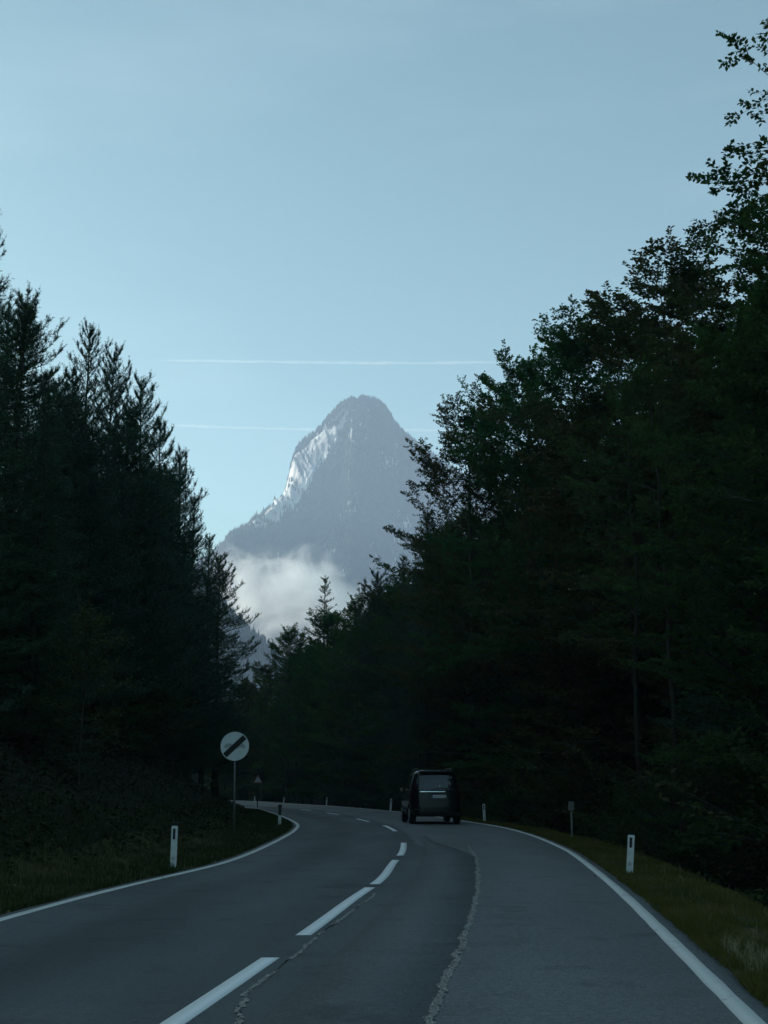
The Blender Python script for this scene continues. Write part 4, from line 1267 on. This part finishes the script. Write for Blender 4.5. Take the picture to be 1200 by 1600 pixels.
# bare rock: the sun side wall, and streaks lower on the front
def wall_mask(x, y, z):
    zs, yc, ya, za = mountain_parts(x)
    t = (y - ya) / (yc - ya)
    zlo = at(440, 830, DM).z
    return (.55 * sstep(-.45, -.10, t) * sstep(.42, .62, fbm(x / 18, z / 60, 4)) + .45 * sstep(-.10, .0, t) + .55 * sstep(-.1, .04, t)).clip(0, 1) * (1 - sstep(.80, .98, t + .3 * (fbm(x / 25, y / 25, 3) - .5))) * sstep(zlo - 70, zlo + 30, z) * (x < x_top + 6)
wall = wall_mask(MX, MY, MZ)
streak = sstep(.42, .64, fbm(MX / 24 + 5, MZ / 110, 5)) * .60 * sstep(.40, .58, fbm(MX / 110 + 2, MZ / 120 + 4, 3))
rock = np.clip(np.maximum(wall * 1.15, streak), 0, 1)
a_ = me.attributes.new('rock', 'FLOAT', 'POINT'); a_.data.foreach_set('value', rock.ravel().astype(np.float32))
tag(link('mountain', me), kind='structure')

def cone_forest(name, x, y, z, h, rad, seed, tag_kind='stuff'):
    r = np.random.default_rng(seed); n = len(x)
    a0 = r.random(n) * 6.28
    hh = h * (.55 + .8 * r.random(n)); rr_ = rad * (.7 + .6 * r.random(n))
    V, T = [], []
    k = 5
    base = np.stack([x, y, z], -1)
    vs = []
    for lev, (f0, f1, q) in enumerate(((.0, .62, 1.0), (.35, 1.0, .62))):
        ap = base + np.stack([0 * x, 0 * x, hh * f1], -1)
        ring = [base + np.stack([np.cos(a0 + j * 6.283 / k) * rr_ * q, np.sin(a0 + j * 6.283 / k) * rr_ * q, hh * (f0 + .06 * r.random(n))], -1) for j in range(k)]
        vs += [ap] + ring
    V = np.stack(vs, 1).reshape(-1, 3)
    i = np.arange(n)[:, None] * (2 * (k + 1))
    for lev in range(2):
        o_ = lev * (k + 1)
        for j in range(k): T.append(i + np.array([[o_, o_ + 1 + j, o_ + 1 + (j + 1) % k]]))
    me = np_mesh(name, V, [np.concatenate(T)], M['far_needle'])
    return tag(link(name, me), kind='stuff')
M['far_needle'] = noise_mat('far_needles', [(.016, .026, .016), (.036, .050, .028)], .02, 5, .9, .1)
r6 = np.random.default_rng(66)
n = 90000
x = r6.uniform(-520, 330, n); y = r6.uniform(2050, 3250, n)
z = mountain_z(x, y)
e_ = 6.0
gxx = (mountain_z(x + e_, y) - mountain_z(x - e_, y)) / (2 * e_)
sl = np.sqrt(gxx ** 2 + ((mountain_z(x, y + e_) - mountain_z(x, y - e_)) / (2 * e_)) ** 2)
wl = wall_mask(x, y, z)
keep = (r6.random(n) > np.clip(wl * 1.1, 0, .98)) & (r6.random(n) > .5 * sstep(1.8, 2.8, sl)) & (z > -20)
cone_forest('mountain_forest', x[keep], y[keep], z[keep] - 2, 15, 3.6, 67)
# a dense fringe along the skyline
xs_ = np.linspace(-470, 330, 1500) + r6.normal(size=1500) * 2
yc2 = mountain_parts(xs_)[1] + r6.uniform(-25, 18, 1500)
zs_ = mountain_z(xs_, yc2)
kp = fbm(xs_ / 30, xs_ * 0 + 3, 3) > .42
cone_forest('skyline_forest', xs_[kp], yc2[kp], zs_[kp] - 2, 18, 3.8, 68)

# nearer blue hill at the left behind the conifers
DH = 1700.0
hp = np.array([(at(u, v, DH).x, at(u, v, DH).z) for u, v in [(150, 760), (250, 840), (320, 905), (350, 938), (372, 962), (395, 985), (415, 1000), (432, 1016), (460, 1045), (520, 1110), (600, 1180), (700, 1230)]])
def hill_z(x, y):
    zs = np.interp(x, hp[:, 0], hp[:, 1], left=hp[0, 1], right=hp[-1, 1] - 5)
    n_ = fbm(x / 40, y / 40 + 5, 5) - .5
    return np.maximum(zs - 8 - .55 * np.abs(y - DH) + n_ * 28 * sstep(0, 60, np.abs(y - DH)), -25)
hx = np.linspace(-490, 190, 110); hy = np.linspace(1150, 2150, 130)
HX, HY = np.meshgrid(hx, hy)
idx = np.arange(HX.size).reshape(HX.shape)
Q = np.stack([idx[:-1, :-1], idx[:-1, 1:], idx[1:, 1:], idx[1:, :-1]], -1).reshape(-1, 4)
M['far_wood'] = noise_mat('far_wood_floor', [(.014, .022, .012), (.035, .045, .025)], .05, 6, .95, .1)
tag(link('hill', np_mesh('hill', np.stack([HX, HY, hill_z(HX, HY)], -1).reshape(-1, 3), [Q], M['far_wood'], smooth=True)), kind='structure')
n = 16000
x = r6.uniform(-420, 90, n); y = r6.uniform(1350, 1730, n)
cone_forest('hill_forest', x, y, hill_z(x, y) - 1, 15, 3.0, 69)

# ------------------------------------------------------------------ contrails, far above the haze
def contrail(pts, width, D, label, seed, dens):
    P = np.array([tuple(at(u, v, D)) for u, v in pts])
    m_ = 220
    t = np.linspace(0, 1, m_)
    tt = np.linspace(0, 1, len(P))
    Pc = np.stack([np.interp(t, tt, P[:, i]) for i in range(3)], -1)
    Pc[:, 2] += (fbm(t * 40, t * 0 + seed, 4) - .5) * width * .35
    rad = width * .5 * (.55 + .9 * fbm(t * 30, t * 0 + seed + 5, 4)) * np.clip(np.minimum(t, 1 - t) * 8, .25, 1)
    a = Acc(); a.tube(Pc, rad, 12)
    m = bpy.data.materials.new('contrail_vapour'); m.use_nodes = True
    nt_ = m.node_tree; nt_.nodes.clear()
    out = nt_.nodes.new('ShaderNodeOutputMaterial'); pv = nt_.nodes.new('ShaderNodeVolumePrincipled')
    pv.inputs['Color'].default_value = (1, 1, 1, 1); pv.inputs['Density'].default_value = dens
    pv.inputs['Anisotropy'].default_value = .3
    nt_.links.new(pv.outputs[0], out.inputs['Volume'])
    o = link('contrail', a.mesh('contrail', m, True))
    tag(o, label, 'contrail', 'contrails crossing the sky')
    return o
DC = 14000
contrail([(225, 563), (400, 565), (520, 566.5), (640, 567.5), (860, 565)], 36, DC, 'upper and longer white contrail, level across the pale sky', 3, .006)
contrail([(235, 662), (340, 667.5), (460, 670.5), (620, 672), (760, 673)], 32, DC, 'lower contrail passing behind the mountain top', 9, .005)

# ------------------------------------------------------------------ mist bank at the foot of the mountain
def mist_mat():
    m = bpy.data.materials.new('mist'); m.use_nodes = True
    nt_ = m.node_tree; nt_.nodes.clear(); L = nt_.links
    out = nt_.nodes.new('ShaderNodeOutputMaterial'); pv = nt_.nodes.new('ShaderNodeVolumePrincipled')
    tc = nt_.nodes.new('ShaderNodeTexCoord')
    sep = nt_.nodes.new('ShaderNodeVectorMath'); sep.operation = 'LENGTH'
    mp = nt_.nodes.new('ShaderNodeMapping'); mp.inputs['Rotation'].default_value = (0, R_(-20), 0); mp.inputs['Scale'].default_value = (1.9, 1.5, 1.05); mp.inputs['Location'].default_value = (.4, .2, .1)
    nz = nt_.nodes.new('ShaderNodeTexNoise'); nz.inputs['Scale'].default_value = 1.7; nz.inputs['Detail'].default_value = 9; nz.inputs['Roughness'].default_value = .60; nz.inputs['Distortion'].default_value = .55
    L.new(tc.outputs['Object'], sep.inputs[0]); L.new(tc.outputs['Object'], mp.inputs[0]); L.new(mp.outputs[0], nz.inputs['Vector'])
    fo = nt_.nodes.new('ShaderNodeMapRange'); fo.inputs['From Min'].default_value = .98; fo.inputs['From Max'].default_value = .2; fo.inputs['To Min'].default_value = -.62; fo.inputs['To Max'].default_value = .12
    L.new(sep.outputs['Value'], fo.inputs[0])
    nm2 = nt_.nodes.new('ShaderNodeMath'); nm2.operation = 'MULTIPLY_ADD'; nm2.inputs[1].default_value = 2.7; nm2.inputs[2].default_value = -1.0
    L.new(nz.outputs['Fac'], nm2.inputs[0])
    # thicker towards the left and the foot
    sx3 = nt_.nodes.new('ShaderNodeSeparateXYZ'); L.new(tc.outputs['Object'], sx3.inputs[0])
    gx3 = nt_.nodes.new('ShaderNodeMath'); gx3.operation = 'MULTIPLY_ADD'; gx3.inputs[1].default_value = -.10; gx3.inputs[2].default_value = 0
    L.new(sx3.outputs['X'], gx3.inputs[0])
    gz3 = nt_.nodes.new('ShaderNodeMath'); gz3.operation = 'MULTIPLY_ADD'; gz3.inputs[1].default_value = -.16
    L.new(sx3.outputs['Z'], gz3.inputs[0]); L.new(gx3.outputs[0], gz3.inputs[2])
    ad0 = nt_.nodes.new('ShaderNodeMath'); ad0.operation = 'ADD'; L.new(fo.outputs[0], ad0.inputs[0]); L.new(nm2.outputs[0], ad0.inputs[1])
    ad = nt_.nodes.new('ShaderNodeMath'); ad.operation = 'ADD'; L.new(ad0.outputs[0], ad.inputs[0]); L.new(gz3.outputs[0], ad.inputs[1])
    mr = nt_.nodes.new('ShaderNodeMapRange'); mr.inputs['From Min'].default_value = .10; mr.inputs['From Max'].default_value = 1.0; mr.inputs['To Min'].default_value = 0; mr.inputs['To Max'].default_value = .024
    L.new(ad.outputs[0], mr.inputs[0]); L.new(mr.outputs[0], pv.inputs['Density'])
    pv.inputs['Color'].default_value = (1, 1, 1, 1); pv.inputs['Anisotropy'].default_value = 0.0
    L.new(pv.outputs[0], out.inputs['Volume'])
    return m
c = at(478, 932, 2120)
bm = bmesh.new(); bmesh.ops.create_icosphere(bm, subdivisions=4, radius=1)
for v_ in bm.verts:
    d_ = 1 + .10 * mnoise.noise(v_.co * 2.3)
    v_.co *= d_
o = bm_obj('mist', bm, mist_mat(), None, True)
o.location = c; o.scale = (255, 200, 128); o.rotation_euler = (0, R_(12), 0)
tag(o, kind='stuff')

# ------------------------------------------------------------------ haze round everything
bm = bmesh.new(); box(bm, (10, 1650, 480), (1480, 4100, 1080))
m = bpy.data.materials.new('haze'); m.use_nodes = True
nt_ = m.node_tree; nt_.nodes.clear()
out = nt_.nodes.new('ShaderNodeOutputMaterial'); pv = nt_.nodes.new('ShaderNodeVolumePrincipled')
pv.inputs['Color'].default_value = (.57, .74, 1.0, 1)
pv.inputs['Density'].default_value = .00020
nt_.links.new(pv.outputs[0], out.inputs['Volume'])
o = bm_obj('haze', bm, m)
tag(o, kind='stuff')
